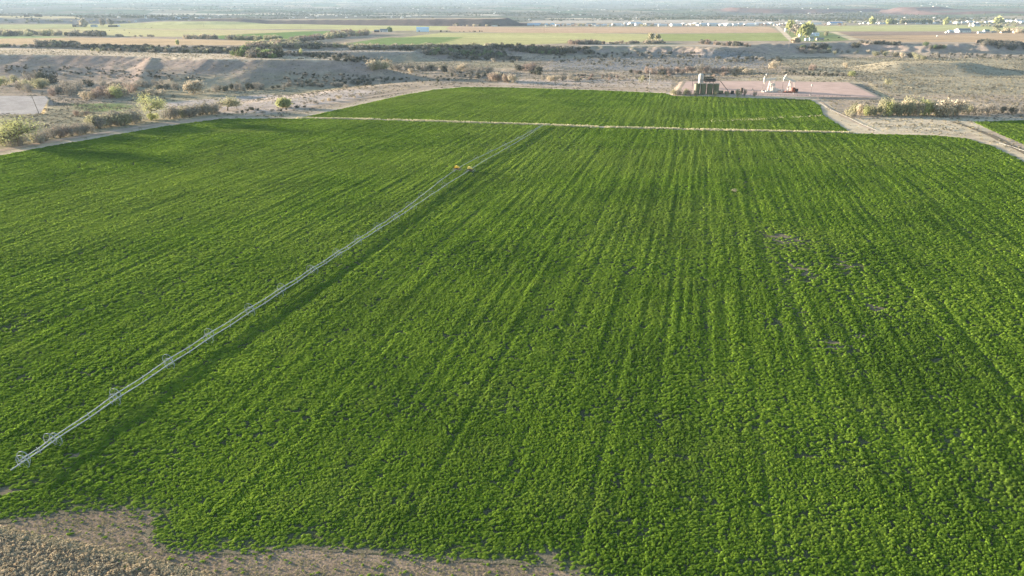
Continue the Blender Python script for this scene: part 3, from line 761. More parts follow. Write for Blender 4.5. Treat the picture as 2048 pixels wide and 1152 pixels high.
protos = [clump_mesh('dead_grass_tuft', M['deadgrass'], 30, .24, 1.1, 300 + k, up=-.1, elong=2.4) for k in range(3)]
s = rng.uniform(.3, .62, n); s[-len(q):] *= .62
scatter('dead_grass', protos, np.stack([x, y, np.full(n, .03)], 1), np.stack([s, s, s * 1.25], 1), rng.uniform(0, 6.28, n), rng.integers(0, 3, n), 'pale dead grass strip separating the two alfalfa fields', 'grass')

# ---- bunch grass and sagebrush over the rangeland
def range_points(nm, pxr, pyr, dens):
    px = rng.uniform(*pxr, nm); py = rng.uniform(*pyr, nm)
    return px, py
x, y = jgrid(-620, 760, 270, 1090, 3.1)
m = (np.abs(x) < y * .80 + 30)
x, y = x[m], y[m]
bad = (sdist(x, y, NEAR_FIELD) > -5) | (sdist(x, y, FAR_FIELD) > -4) | (sdist(x, y, SIDE_FIELD) > -2) | inpoly(x, y, BENCH) | (sdist(x, y, PAD) > -3) | (dline(x, y, ROAD) < 4.2) | (sdist(x, y, LEFT_PAD) > -1)
x, y = x[~bad], y[~bad]
dn = fbm(x / 45, y / 45, 71, 3) * .6 + fbm(x / 12, y / 12, 72, 3) * .4
onmesa = np.maximum(sdist(x, y, MESA_A), sdist(x, y, MESA_C)) > -70
right = (x > 200)
p = sstep(.40, .62, dn) * np.where(onmesa, .22, .62) + np.where(right, .18, .04)
k = rng.uniform(0, 1, len(x)) < p
xs, ys_ = x[k], y[k]; n = len(xs)
protos = [clump_mesh('sagebrush_clump', M['sage'], 34, .30, 1, 400 + q, up=.3, elong=1.5) for q in range(4)]
s = rng.lognormal(-.35, .38, n) * np.where(xs > 300, 1.0, .9)
scatter('sagebrush', protos, np.stack([xs, ys_, T(xs, ys_) - .05], 1), np.stack([s, s, s * .85], 1), rng.uniform(0, 6.28, n), rng.integers(0, 4, n), 'low grey sagebrush dotted over the dry rangeland', 'sagebrush')
print('sage', n)
k = rng.uniform(0, 1, len(x)) < .34
xs, ys_ = x[k] + rng.normal(0, 1, k.sum()), y[k] + rng.normal(0, 1, k.sum()); n = len(xs)
protos = [clump_mesh('bunch_grass_clump', M['drytuft'], 26, .26, 1, 420 + q, up=0, elong=2.2) for q in range(3)]
s = rng.uniform(.35, .8, n)
scatter('dry_grass', protos, np.stack([xs, ys_, T(xs, ys_) - .05], 1), np.stack([s, s, s * .8], 1), rng.uniform(0, 6.28, n), rng.integers(0, 3, n), 'pale bunch grass scattered over the rangeland round the fields', 'grass')

# ---- distant tree cover of the valley
FM = leaf_mat('distant_tree_leaves', [(.05, .06, .035), (.08, .088, .045), (.11, .105, .065), (.15, .135, .085)], .1, 400)
protos = [clump_mesh('distant_tree', FM, 40, .42, 1.5, 500 + k, up=.2) for k in range(4)]
nn = 60000
r = 3700 * (13500 / 3700) ** rng.uniform(0, 1, nn); a = rng.uniform(-R(41), R(41), nn)
x, y = r * np.sin(a), r * np.cos(a)
d1 = fbm(x / 700, y / 420, 73, 3) * .55 + fbm(x / 140, y / 90, 74, 3) * .45
hed = np.minimum(np.abs((x * .955 + y * .295) / 330 % 1 - .5), np.abs((-x * .295 + y * .955) / 420 % 1 - .5))
k = rng.uniform(0, 1, nn) < sstep(.50, .60, d1) * .75 + np.where(hed < .03, .2, 0)
k &= ~(inpoly(x, y, RED1) | inpoly(x, y, RED2) | inpoly(x, y, RED3)) & (np.maximum.reduce([sdist(x, y, q) for q in (RED1, RED2, RED3)]) < -180)
x, y = x[k], y[k]; n = len(x); s = rng.uniform(2.5, 6.5, n) * (1 + .25 * sstep(6000, 12000, np.hypot(x, y)))
scatter('distant_trees', protos, np.stack([x, y, T(x, y) - .3], 1), np.stack([s, s, s * .8], 1), rng.uniform(0, 6.28, n), rng.integers(0, 4, n), 'hazy scattered trees of the far valley', 'distant trees')
print('valley trees', n)
# distant houses: pale specks through the valley
V = []; Fc = []
nn = 330
r = 3800 * (11500 / 3800) ** rng.uniform(0, 1, nn); a = rng.uniform(-R(40), R(40), nn)
x, y = r * np.sin(a), r * np.cos(a); k = fbm(x / 600, y / 300, 75, 3) > .5; x, y = x[k], y[k]; z = T(x, y)
for xi, yi, zi in zip(x, y, z):
    w, d, h = rng.uniform(7, 18), rng.uniform(7, 12), rng.uniform(2.5, 4); q = len(V)
    for dz in (0, h): V += [(xi - w / 2, yi - d / 2, zi + dz), (xi + w / 2, yi - d / 2, zi + dz), (xi + w / 2, yi + d / 2, zi + dz), (xi - w / 2, yi + d / 2, zi + dz)]
    V += [(xi - w / 2, yi, zi + h * 1.5), (xi + w / 2, yi, zi + h * 1.5)]
    Fc += [(q, q + 1, q + 5, q + 4), (q + 1, q + 2, q + 6, q + 5), (q + 2, q + 3, q + 7, q + 6), (q + 3, q, q + 4, q + 7), (q + 4, q + 5, q + 9, q + 8), (q + 6, q + 7, q + 8, q + 9)]
tag(put('distant_houses', mesh_np('distant_houses', V, Fc, M['concrete'])), 'pale specks of houses scattered through the hazy valley', 'distant houses', kind='stuff')
# ------------------------------------------------------------------ bushes and trees
def bush_mesh(name, m, n, seed, twig=True, droop=.0, lobes=6, leaf=.10):
    """unit bush: radius 1, height 1, sitting on z = 0, several uneven lobes of small leaf faces with gaps"""
    rg = np.random.default_rng(seed); V = []; Fc = []
    lob = []
    for i in range(lobes):
        a = rg.uniform(0, 6.28); d = rg.uniform(.15, .62); lob.append((math.cos(a) * d, math.sin(a) * d, rg.uniform(.35, .66), rg.uniform(.28, .46), rg.uniform(.30, .42)))
    for i in range(n):
        cx_, cy_, cz, rx, rz_ = lob[rg.integers(0, lobes)]
        dvec = rg.normal(0, 1, 3); dvec /= np.linalg.norm(dvec); q = rg.uniform(.55, 1.05)
        p = np.array((cx_ + dvec[0] * rx * q, cy_ + dvec[1] * rx * q, cz + dvec[2] * rz_ * q))
        if p[2] < .02: p[2] = rg.uniform(.02, .2)
        nrm = dvec + rg.normal(0, .6, 3) + (0, 0, .2); nrm /= np.linalg.norm(nrm)
        t = np.cross(nrm, rg.normal(0, 1, 3)); t /= np.linalg.norm(t); b = np.cross(nrm, t); s = leaf * rg.uniform(.5, 1.2); k = len(V)
        V += [p - t * s, p + b * s * .55, p + t * s, p - b * s * .55]; Fc.append((k, k + 1, k + 2, k + 3))
    if twig:
        for i in range(26):
            a = rg.uniform(0, 6.28); e = np.array((math.cos(a) * rg.uniform(.2, .9), math.sin(a) * rg.uniform(.2, .9), rg.uniform(.5, 1.0))); s = np.array((-math.sin(a), math.cos(a), 0)) * .012
            k = len(V); V += [e * 0 - s * 1.6, e * 0 + s * 1.6, e + s * .5, e - s * .5]; Fc.append((k, k + 1, k + 2, k + 3))
    return mesh_np(name, V, Fc, m)

BUSH = {k: [bush_mesh('%s_bush' % k, LEAF[k], 720, 600 + 10 * i + q, leaf=.062 if k in ('grey', 'pink') else .072) for q in range(4)] for i, k in enumerate(LEAF)}

def place_bush(px, py, hpx, wf, kind, label, cat, group, name):
    X, Y, Z = hit(px, py); X, Y, Z = float(X[0]), float(Y[0]), float(Z[0])
    h = hpx * ppx(Y)
    o = put(name, BUSH[kind][random.randrange(4)], None, (X, Y, Z - .06 * h))
    o.scale = (h * wf * random.uniform(.85, 1.15), h * wf * random.uniform(.7, 1.0), h); o.rotation_euler = (0, 0, random.uniform(0, 6.28))
    return tag(o, label, cat, group)

def cluster(x0, y0, x1, y1, n, h0, h1, kinds, label, group, wf=.75, jy=2.0, name='bush', cat='bush', jx=.45):
    for i in range(n):
        t = (i + .5 + random.uniform(-jx, jx)) / n
        place_bush(x0 + (x1 - x0) * t, y0 + (y1 - y0) * t + random.uniform(-jy, jy), random.uniform(h0, h1), wf * random.uniform(.85, 1.2), random.choice(kinds), label, cat, group, name)

# band of bushes beside the left dirt road
cluster(100, 277, 185, 266, 11, 18, 26, ['pink', 'grey', 'grey'], 'pinkish grey twiggy bush beside the left road, next to the big pale tree', 'twiggy bushes beside the left road')
cluster(180, 258, 272, 246, 12, 24, 31, ['grey', 'olive', 'grey'], 'rounded grey olive bush below the tall cottonwood on the left road', 'rounded bushes below the cottonwood', .8)
cluster(335, 237, 440, 226, 14, 17, 25, ['grey', 'olive', 'grey'], 'pale grey bush in the row right of the tall cottonwood', 'grey bush row right of the cottonwood', .8)
cluster(20, 291, 102, 283, 5, 18, 26, ['olive', 'grey'], 'grey olive bush under the big pale tree by the road', 'bushes under the big pale tree', .85)
cluster(275, 244, 320, 239, 3, 14, 18, ['yellowgreen'], 'low yellow green sprout at the foot of the tall cottonwood', 'sprouts at the foot of the cottonwood', .8, 1)
cluster(-10, 262, 8, 300, 3, 20, 30, ['grey', 'olive'], 'grey bush cut by the left frame edge beside the road', 'bushes at the left frame edge', .8)
cluster(150, 235, 185, 232, 3, 12, 17, ['tan', 'pink'], 'small tan bush on the grassy flat behind the roadside bushes', 'small tan bushes on the grassy flat', .8)
cluster(365, 232, 455, 228, 7, 4, 6, ['dark', 'grey'], 'low dark shrub along the road verge near the field corner', 'low verge shrubs', 1.1, 2)
cluster(470, 224, 520, 222, 6, 5, 8, ['dark', 'grey'], 'dark low shrub near the small twiggy tree on the left', 'dark shrubs by the twiggy tree', 1.1, 3)
cluster(520, 224, 620, 216, 7, 4, 6, ['dark', 'grey'], 'low sage shrub under the bright yellow green round tree', 'sage under the yellow green tree', 1.2, 3)
cluster(600, 208, 730, 192, 10, 4, 7, ['grey', 'tan'], 'tan grey shrub along the pale road verge left of the far field', 'verge shrubs left of the far field', 1.2, 3)
# creek belt behind, under the mesa
cluster(0, 172, 30, 166, 3, 15, 20, ['yellowgreen', 'olive'], 'yellowish bush at the left edge of the creek belt', 'yellowish creek bushes at the left', .8)
cluster(30, 182, 100, 178, 6, 16, 22, ['grey', 'olive'], 'tall grey bush in the left part of the creek belt', 'tall grey creek bushes', .8, 4)
cluster(60, 166, 105, 166, 3, 19, 23, ['grey', 'dark'], 'dark domed bush behind the left creek belt', 'dark domed creek bushes', .8)
cluster(104, 193, 160, 184, 10, 15, 24, ['grey', 'grey', 'pink'], 'grey tangled bush in the middle creek belt', 'tangled bushes of the middle creek belt', .8, 5)
cluster(165, 199, 262, 188, 13, 15, 22, ['pink', 'tan', 'pink'], 'pinkish tan bush in the creek thicket left of the cottonwood', 'pinkish bushes of the creek thicket', .8, 4)
cluster(225, 196, 245, 193, 2, 22, 26, ['yellowgreen', 'olive'], 'pale yellow green bush standing in the pinkish creek thicket', 'pale green bushes in the pinkish thicket', .75)
cluster(165, 172, 320, 176, 10, 10, 16, ['grey', 'dark', 'grey'], 'dark grey bush along the foot of the left mesa', 'bushes along the mesa foot', .9, 4)
cluster(268, 192, 330, 190, 5, 8, 14, ['grey', 'tan'], 'small grey bush behind the cottonwood crown', 'bushes behind the cottonwood', .9)
cluster(310, 182, 365, 178, 5, 10, 15, ['grey', 'dark'], 'grey bush left of the pale tan creek tree', 'bushes left of the tan creek tree', .9)
cluster(425, 182, 525, 178, 12, 9, 14, ['grey', 'dark', 'grey'], 'grey bush right of the pale tan creek tree', 'bushes right of the tan creek tree', .9, 3)
cluster(530, 176, 740, 171, 13, 5, 9, ['dark', 'grey'], 'low dark scrub between the mesa and the far field', 'low scrub between mesa and far field', 1.1, 4)
# middle wash
cluster(742, 139, 776, 137, 5, 15, 22, ['tan', 'tan', 'olive'], 'large tan bush at the right end of the left mesa', 'large tan bushes at the mesa end', .8, 2)
cluster(778, 141, 900, 143, 12, 9, 14, ['dark', 'grey'], 'dark grey bush in the thicket behind the power pole', 'dark thicket behind the power pole', .9, 3)
cluster(818, 146, 832, 145, 2, 9, 11, ['tan'], 'small tan bush in front of the dark thicket', 'tan bushes before the dark thicket', .8, 1)
cluster(898, 143, 980, 146, 8, 12, 17, ['tan', 'grey', 'grey'], 'grey tan bush in the middle of the wash', 'grey tan bushes of the middle wash', .8, 4)
cluster(980, 160, 1030, 166, 6, 14, 20, ['pink', 'tan'], 'pink tamarisk bush behind the top edge of the far field', 'pink tamarisk behind the far field', .8, 3)
cluster(1030, 142, 1082, 146, 6, 12, 18, ['pink', 'grey', 'dark'], 'pinkish dark bush right of the middle wash', 'pinkish dark wash bushes', .85, 3)
cluster(1085, 160, 1160, 160, 6, 9, 14, ['pink', 'tan', 'grey'], 'small pink bush behind the thin power pole', 'small pink bushes behind the thin pole', .85, 3)
cluster(1060, 149, 1085, 151, 3, 5, 8, ['dark'], 'low dark bush on the grey flat', 'low dark bushes on the grey flat', 1.1)
cluster(1215, 158, 1255, 156, 4, 6, 10, ['pink', 'grey'], 'low pink bush left of the olive bush on the flat', 'low pink bushes left of the olive bush', 1.0)
# right wash
cluster(1290, 147, 1430, 146, 14, 12, 17, ['pink', 'grey', 'pink'], 'pink grey tamarisk in the long hedge behind the tanks', 'long tamarisk hedge behind the tanks', .85, 2)
cluster(1430, 146, 1510, 147, 8, 11, 15, ['pink', 'tan', 'grey'], 'tamarisk at the right end of the long hedge behind the pumpjacks', 'right end of the tamarisk hedge', .85, 2)
cluster(1258, 145, 1350, 151, 9, 6, 9, ['dark', 'pink'], 'low dark pink bush in the front row before the tamarisk hedge', 'front row before the tamarisk hedge', 1.1, 1.5)
cluster(1405, 154, 1480, 152, 7, 6, 9, ['pink', 'dark'], 'low pink bush between the tank tower and the hedge', 'low bushes behind the tank tower', 1.1, 1.5)
cluster(1538, 138, 1552, 136, 2, 13, 15, ['tan'], 'tan round bush standing alone right of the tamarisk hedge', 'tan round bushes right of the hedge', .75, 1)
cluster(1618, 140, 1630, 141, 2, 11, 13, ['pink'], 'pink round bush alone on the flat below the farm', 'pink round bushes below the farm', .75, 1)
place_bush(1691, 136, 11, .7, 'tan', 'single pale tan bush on the flat right of the pink bush', 'bush', None, 'bush')
place_bush(1703, 153, 13, .65, 'yellowgreen', 'yellow green bush at the back right corner of the oil pad', 'bush', None, 'bush')
place_bush(1775, 170, 12, .85, 'olive', 'pale olive bush on the grassland right of the oil pad', 'bush', None, 'bush')
place_bush(1283, 165, 14, .5, 'olive', 'olive bush beside the white power pole behind the far field', 'bush', None, 'bush')
# willows right of the far field
cluster(1706, 229, 1760, 230, 7, 16, 24, ['olive', 'tan', 'yellowgreen'], 'shorter green willow at the left end of the willow row', 'short willows of the willow row', .6, 2, 'willow_bush', 'willow')
cluster(1762, 231, 1858, 231, 14, 26, 38, ['yellowgreen', 'olive', 'olive', 'tan'], 'tall upright pale green willow in the row right of the far field', 'tall willows of the willow row', .48, 2, 'willow_bush', 'willow')
cluster(1868, 232, 1918, 232, 5, 27, 35, ['tan', 'olive', 'tan'], 'big rounded straw coloured bush beside the willow row', 'rounded straw bushes beside the willows', .75, 2)
cluster(1922, 230, 1990, 226, 7, 15, 21, ['olive', 'grey'], 'grey olive bush right of the rounded straw bushes', 'grey olive bushes right of the straw bushes', .85, 2)
cluster(2004, 227, 2055, 226, 4, 10, 15, ['dark', 'grey'], 'dark bush near the right frame edge above the side field', 'dark bushes at the right frame edge', .95, 2)
cluster(1690, 228, 1708, 238, 3, 9, 13, ['olive', 'grey'], 'small pale bush left of the willow row', 'small bushes left of the willows', .7, 2)
# scarp below the farm
cluster(1592, 97, 1660, 100, 9, 7, 12, ['dark', 'dark', 'green'], 'dark green bush on the scarp below the farmhouse', 'dark bushes below the farmhouse', .95, 3)
cluster(1600, 106, 1645, 106, 6, 7, 10, ['tan', 'tan', 'pink'], 'tan bush along the scarp foot below the farm', 'tan bushes along the scarp foot', .9, 1.5)
cluster(1646, 107, 1720, 108, 8, 6, 10, ['olive', 'tan', 'grey'], 'olive bush along the scarp foot right of the tan bushes', 'olive bushes along the scarp foot', .9, 2)
cluster(1702, 96, 1720, 92, 3, 8, 11, ['dark'], 'dark bush on the bare scarp right of the farm', 'dark bushes on the bare scarp', .9, 2)
cluster(1735, 109, 1850, 117, 14, 6, 11, ['olive', 'tan', 'dark', 'grey'], 'olive bush in the ragged row across the right grassland', 'ragged bush row across the right grassland', .9, 3)
cluster(1850, 94, 1890, 96, 6, 6, 9, ['dark', 'green'], 'dark green shrub at the scarp top left of the orange slope', 'dark shrubs left of the orange slope', 1.0, 3)
cluster(1995, 96, 2060, 100, 7, 8, 12, ['dark', 'grey'], 'dark shrub on the shaded scarp at the right edge', 'dark shrubs at the right edge scarp', 1.0, 4)
# bushes before the tank battery
cluster(1342, 190, 1380, 190, 5, 8, 13, ['tan', 'olive', 'grey'], 'small pale bush left of the olive tanks', 'pale bushes left of the tanks', .7, 1)
place_bush(1391, 191, 11, .6, 'tan', 'tan bush in front of the leftmost olive tank', 'bush', None, 'bush')
place_bush(1431, 191, 10, .7, 'olive', 'olive bush in front of the rightmost olive tank', 'bush', None, 'bush')
place_bush(1453, 191.5, 9, .7, 'olive', 'small olive bush in front of the pipe skid', 'bush', None, 'bush')
place_bush(1475, 192.5, 15, .62, 'olive', 'bigger pale olive bush right of the pipe skid', 'bush', None, 'bush')
place_bush(1489, 192.5, 15, .45, 'grey', 'thin twiggy bush right of the bigger olive bush', 'bush', None, 'bush')
place_bush(1509, 193, 12, .4, 'grey', 'thin bare bush between pipe skid and nearest pumpjack', 'bush', None, 'bush')
place_bush(602, 112, 14, .45, 'yellowgreen', 'bright yellow green sapling on the scarp behind the left mesa', 'bush', None, 'sapling')
place_bush(518, 111, 15, .5, 'green', 'green sapling in the dark scrub behind the mesa end', 'bush', None, 'sapling')

# far scrub: one mass
px = []; py = []; ph = []; ki = []
KN = list(LEAF)
def mass(x0, y0, x1, y1, n, h0, h1, kinds, jy=1.5):
    for i in range(n):
        t = random.random(); px.append(x0 + (x1 - x0) * t); py.append(y0 + (y1 - y0) * t + random.uniform(-jy, jy)); ph.append(random.uniform(h0, h1)); ki.append(KN.index(random.choice(kinds)) * 2 + random.randrange(2))
mass(-60, 71.5, 122, 70.5, 60, 6, 11, ['grey', 'olive']); mass(122, 71, 195, 71.5, 30, 5, 10, ['grey', 'dark']); mass(196, 72, 212, 72, 10, 7, 10, ['grey', 'dark'])
mass(370, 77, 432, 78, 22, 5, 9, ['grey', 'tan'], .6); mass(456, 79, 520, 80, 20, 6, 9, ['olive', 'grey'], .8); mass(230, 73, 310, 74, 8, 3, 5, ['grey'], .6)
mass(-40, 94, 150, 93, 60, 3, 6, ['grey', 'olive']); mass(76, 91, 152, 93, 50, 6, 11, ['grey', 'dark', 'olive']); mass(150, 95, 300, 96, 90, 4, 7, ['dark', 'dark', 'grey']); mass(180, 100, 520, 106, 170, 4, 8, ['grey', 'dark', 'olive'], 3)
mass(300, 96, 520, 99, 80, 3, 6, ['dark', 'grey'], 2); mass(470, 110, 560, 112, 70, 7, 14, ['dark', 'dark', 'green', 'grey'], 5); mass(490, 96, 560, 95, 40, 7, 11, ['olive', 'tan', 'pink'], 2)
mass(512, 92, 600, 88, 60, 6, 11, ['pink', 'tan', 'olive'], 2); mass(560, 94, 640, 96, 60, 6, 11, ['grey', 'olive', 'dark'], 2); mass(585, 84, 735, 69, 120, 5, 10, ['olive', 'pink', 'grey'], 2); mass(512, 80, 560, 78, 20, 5, 8, ['olive'], 1)
mass(670, 74, 700, 70, 20, 8, 12, ['pink', 'olive'], 1); mass(640, 93, 760, 96, 50, 4, 9, ['olive', 'tan', 'grey'], 1.5); mass(700, 98, 1005, 95, 150, 5, 9, ['olive', 'tan', 'grey'], 1.5); mass(800, 100, 1000, 98, 90, 5, 8, ['dark', 'grey'], 2)
mass(850, 106, 1010, 112, 130, 5, 9, ['dark', 'grey', 'green'], 4); mass(620, 112, 780, 126, 120, 3, 7, ['dark', 'grey'], 5); mass(560, 108, 700, 112, 60, 3, 6, ['dark', 'grey'], 4); mass(900, 116, 1040, 122, 60, 4, 7, ['dark', 'grey'], 4)
mass(1140, 88.5, 1200, 88, 40, 5, 9, ['pink', 'tan', 'grey'], .6); mass(1200, 88, 1330, 87, 50, 3, 6, ['grey', 'tan', 'pink'], .8); mass(1290, 87, 1320, 86, 14, 5, 8, ['olive', 'tan'], 1)
mass(1000, 98, 1180, 104, 110, 3, 8, ['dark', 'dark', 'grey'], 5); mass(1060, 104, 1130, 108, 40, 6, 10, ['dark', 'green'], 3); mass(1180, 112, 1400, 112, 70, 2, 5, ['dark', 'grey'], 6); mass(1400, 86, 1500, 93, 60, 3, 7, ['dark', 'grey', 'pink'], 2)
mass(1430, 120, 1560, 122, 30, 3, 7, ['dark', 'grey'], 4); mass(1100, 118, 1420, 135, 90, 2, 4.5, ['dark', 'grey'], 8); mass(1720, 86, 1800, 89, 50, 3, 6, ['dark', 'grey'], 1.5); mass(1960, 88, 2060, 92, 60, 4, 8, ['dark', 'grey'], 3)
mass(1560, 146, 1720, 150, 60, 3, 5, ['dark', 'grey'], 4); mass(1100, 156, 1340, 156, 70, 2.5, 5, ['dark', 'grey', 'pink'], 4); mass(900, 150, 1010, 156, 60, 3, 7, ['dark', 'grey'], 4); mass(560, 170, 900, 158, 90, 2.5, 5, ['dark', 'grey'], 6)
mass(10, 138, 400, 155, 150, 2, 4, ['dark', 'dark', 'grey'], 9); mass(560, 152, 780, 160, 90, 2, 4, ['dark', 'grey'], 8); mass(1850, 112, 2060, 118, 60, 2.5, 5, ['dark', 'grey'], 5)
mass(55, 42.5, 130, 43, 30, 2, 4, ['olive', 'grey'], 1); mass(140, 43, 260, 45, 30, 2, 3.5, ['grey', 'olive'], 1.5); mass(1050, 52.5, 1700, 51, 70, 2.5, 4.5, ['olive', 'grey', 'pink'], 1); mass(1700, 46, 2060, 45, 60, 2.5, 5, ['grey', 'olive'], 2)
mass(900, 52, 1000, 52.5, 20, 2, 5, ['tan', 'dark'], .6); mass(870, 63.5, 970, 64, 12, 1.5, 3, ['pink', 'dark'], .4); mass(1990, 64, 2060, 66, 18, 5, 9, ['tan', 'olive'], 1.5); mass(1880, 48, 2060, 52, 20, 3, 5, ['olive', 'grey'], 3)
X_, Y_, Z_ = hit(px, py); hh = np.array(ph) * ppx(Y_) * 1.05; ww = hh * rng.uniform(.65, 1.15, len(hh))
protos = []
for k in KN:
    for q in range(2): protos.append(bush_mesh('scrub', LEAF[k], 200, 900 + KN.index(k) * 4 + q, leaf=.15))
scatter('scrub_thicket', protos, np.stack([X_, Y_, Z_ - .08 * hh], 1), np.stack([ww, ww, hh], 1), rng.uniform(0, 6.28, len(hh)), ki, 'far grey and olive scrub along the scarps, ditches and hedges', 'scrub')

def tree_parts(seed, h, w, leafm, barkm, n, leaf, bare=.28, nb=7, fork=.22, tr=.035):
    """trunk mesh and crown mesh of a branching tree, base at z = 0"""
    rg = np.random.default_rng(seed); mb = MB(); tips = []
    def grow(p, d, L, r, lev):
        q = p; pts = [p]; 
        for k in range(3):
            d = d + rg.normal(0, .16, 3) + np.array((0, 0, .06)); d /= np.linalg.norm(d); q = q + d * L / 3; pts.append(q)
        mb.tube(pts, [r, r * .85, r * .7, r * .5], 5)
        tips.append((q, lev))
        if lev < 3:
            for k in range(3 if lev else nb):
                dd = d * .55 + rg.normal(0, .55, 3); dd[2] = abs(dd[2]) * .8 + .12; dd[0] *= w / h * 1.7; dd[1] *= w / h * 1.7; dd /= np.linalg.norm(dd)
                grow(pts[2] if rg.random() < .35 else q, dd, L * rg.uniform(.62, .82), r * .55, lev + 1)
    grow(np.zeros(3), np.array((rg.normal(0, .1), rg.normal(0, .1), 1.0)), h * fork, h * tr, 0)
    V = []; Fc = []
    T_ = [t for t, l in tips if l >= 2]
    zmax = max(t[2] for t in T_); sx = max(np.hypot(t[0], t[1]) for t in T_)
    for i in range(n):
        t = T_[rg.integers(0, len(T_))]; p = t + rg.normal(0, 1, 3) * np.array((.055, .055, .045)) * h
        if p[2] < bare * zmax: continue
        nrm = rg.normal(0, 1, 3) + (0, 0, .5); nrm /= np.linalg.norm(nrm); a = np.cross(nrm, rg.normal(0, 1, 3)); a /= np.linalg.norm(a); b = np.cross(nrm, a); s = leaf * rg.uniform(.5, 1.2); k = len(V)
        V += [p - a * s, p + b * s * .6, p + a * s, p - b * s * .6]; Fc.append((k, k + 1, k + 2, k + 3))
    V = np.array(V); top = V[:, 2].max(); k = h / top; kx = (w / 2) / np.percentile(np.hypot(V[:, 0], V[:, 1]), 97)
    crown = mesh_np('crown', V * (kx, kx, k), Fc, leafm)
    bmesh.ops.scale(mb.bm, vec=(kx, kx, k), verts=mb.bm.verts)
    return mb.mesh('trunk', barkm), crown

def tree(px, py, hpx, wpx, leafk, label, seed, n=1500, bark='bark', leaf=.3, group=None, name='tree', parts=None, **kw):
    X, Y, Z = hit(px, py); X, Y, Z = float(X[0]), float(Y[0]), float(Z[0]); s = ppx(Y)
    if parts is None: parts = tree_parts(seed, hpx * s, wpx * s, LEAF[leafk] if isinstance(leafk, str) else leafk, M[bark], n, leaf * s / .35, **kw)
    r = thing(name, label, 'tree', (X, Y, Z - .1), random.uniform(0, 6.28), group)
    put('trunk', parts[0], r); put('crown', parts[1], r)
    return r, parts

def tree3(*a, rz=None, **k):
    r, p = tree(*a, **k)
    if rz is not None: r.rotation_euler = (0, 0, rz)
    return r
tree3(302, 240, 52, 74, 'yellowgreen', 'tall cottonwood with yellow green crown and dark limbs beside the left road', 31, n=3300, leaf=.2, fork=.26, nb=5, rz=.4)
tree3(42, 292, 66, 108, 'yellowgreen', 'broad pale spring tree with dark limbs at the left frame edge', 32, n=3300, leaf=.19, fork=.16, nb=9, bare=.2, tr=.028, rz=1.0)
tree3(455, 221, 31, 48, 'olive', 'pale twiggy fan shaped tree near the left field corner', 33, n=1800, bark='bark', leaf=.17, fork=.14, nb=9, bare=.35, tr=.022, rz=.2)
tree3(565, 215, 20, 29, 'yellowgreen', 'bright yellow green round tree on the dry flat left of the far field', 34, n=2600, leaf=.26, fork=.12, nb=8, bare=.12, rz=0)
tree3(110, 277, 32, 34, 'grey', 'grey leafless tree between the pale spring tree and the twiggy bushes', 35, n=1500, bark='palebark', leaf=.16, fork=.2, nb=7, bare=.3, tr=.022, rz=0)
tree3(388, 188, 30, 36, 'tan', 'pale tan tree standing in the creek belt under the mesa', 36, n=2600, leaf=.26, fork=.14, nb=8, bare=.12, rz=0)
# farm trees on the bench
tree3(1579, 67, 23, 15, 'yellowgreen', 'slender pale green tree at the left of the farm grove', 41, n=900, leaf=.5, fork=.16, nb=8, bare=.1)
tree3(1590, 70, 21, 18, 'grey', 'greyish bare tree inside the farm grove', 42, n=700, bark='bark', leaf=.45, fork=.2, bare=.2)
tree3(1600, 71, 20, 16, 'grey', 'brownish bare tree behind the farmhouse drive', 43, n=700, bark='bark', leaf=.45, fork=.2, bare=.2)
tree3(1612, 75, 28, 24, 'yellowgreen', 'biggest green cottonwood over the farmhouse', 44, n=1400, leaf=.5, fork=.14, nb=9, bare=.08)
tree3(1620, 70, 20, 16, 'olive', 'olive tree right of the biggest farm cottonwood', 45, n=900, leaf=.5, fork=.14, bare=.1)
tree3(1597, 73, 12, 9, 'yellowgreen', 'small golden tree in front of the farm grove', 46, n=600, leaf=.45, fork=.12, bare=.1)
tree3(1592, 85, 10, 17, 'tan', 'low tan tree at the scarp top below the farm drive', 47, n=700, leaf=.5, fork=.12, bare=.1)
tree3(1652, 71, 9, 8, 'olive', 'small olive tree right of the farm sheds', 48, n=500, leaf=.5, fork=.12, bare=.1)
tree3(779, 63.5, 9, 8.5, 'green', 'round dark green tree beside the grey roofed house', 49, n=900, leaf=.5, fork=.1, nb=9, bare=.08)
tree3(1302, 83, 16, 11, 'olive', 'pale olive tree in front of the brown field on the bench', 50, n=700, bark='palebark', leaf=.45, fork=.14, bare=.1)
tree3(1316, 82, 14, 10, 'olive', 'second pale tree right beside the olive one by the green bench field', 51, n=650, bark='palebark', leaf=.42, fork=.16, bare=.12)
tree3(1743, 48, 13, 12, 'yellowgreen', 'tall pale green tree leftmost along the far yellowish field', 52, n=700, leaf=.55, fork=.12, bare=.05)
tree3(1778, 48.5, 10, 10, 'yellowgreen', 'broad pale green tree left of the poplar row', 53, n=700, leaf=.55, fork=.12, bare=.05)
tree3(1788, 48.5, 10, 10, 'olive', 'darker round tree touching the poplar row on its left', 54, n=700, leaf=.55, fork=.12, bare=.05)
tree3(1891, 49, 13, 9, 'yellowgreen', 'slim pale green tree right of the poplar row', 55, n=600, leaf=.55, fork=.12, bare=.05)
tree3(1995, 47, 14, 15, 'yellowgreen', 'big round bright green tree near the right far sheds', 56, n=900, leaf=.55, fork=.12, bare=.05)
tree3(1992, 55.5, 6, 17, 'olive', 'low spreading olive tree below the big round bright tree', 57, n=600, leaf=.55, fork=.12, bare=.05)
tree3(170, 54, 15, 14, 'tan', 'tan bare crowned tree at the far left farmstead', 58, n=700, leaf=.5, fork=.14, bare=.1)
tree3(206, 52, 13, 12, 'grey', 'pale grey tree behind the far left farmstead sheds', 59, n=500, bark='palebark', leaf=.45, fork=.16, bare=.12)
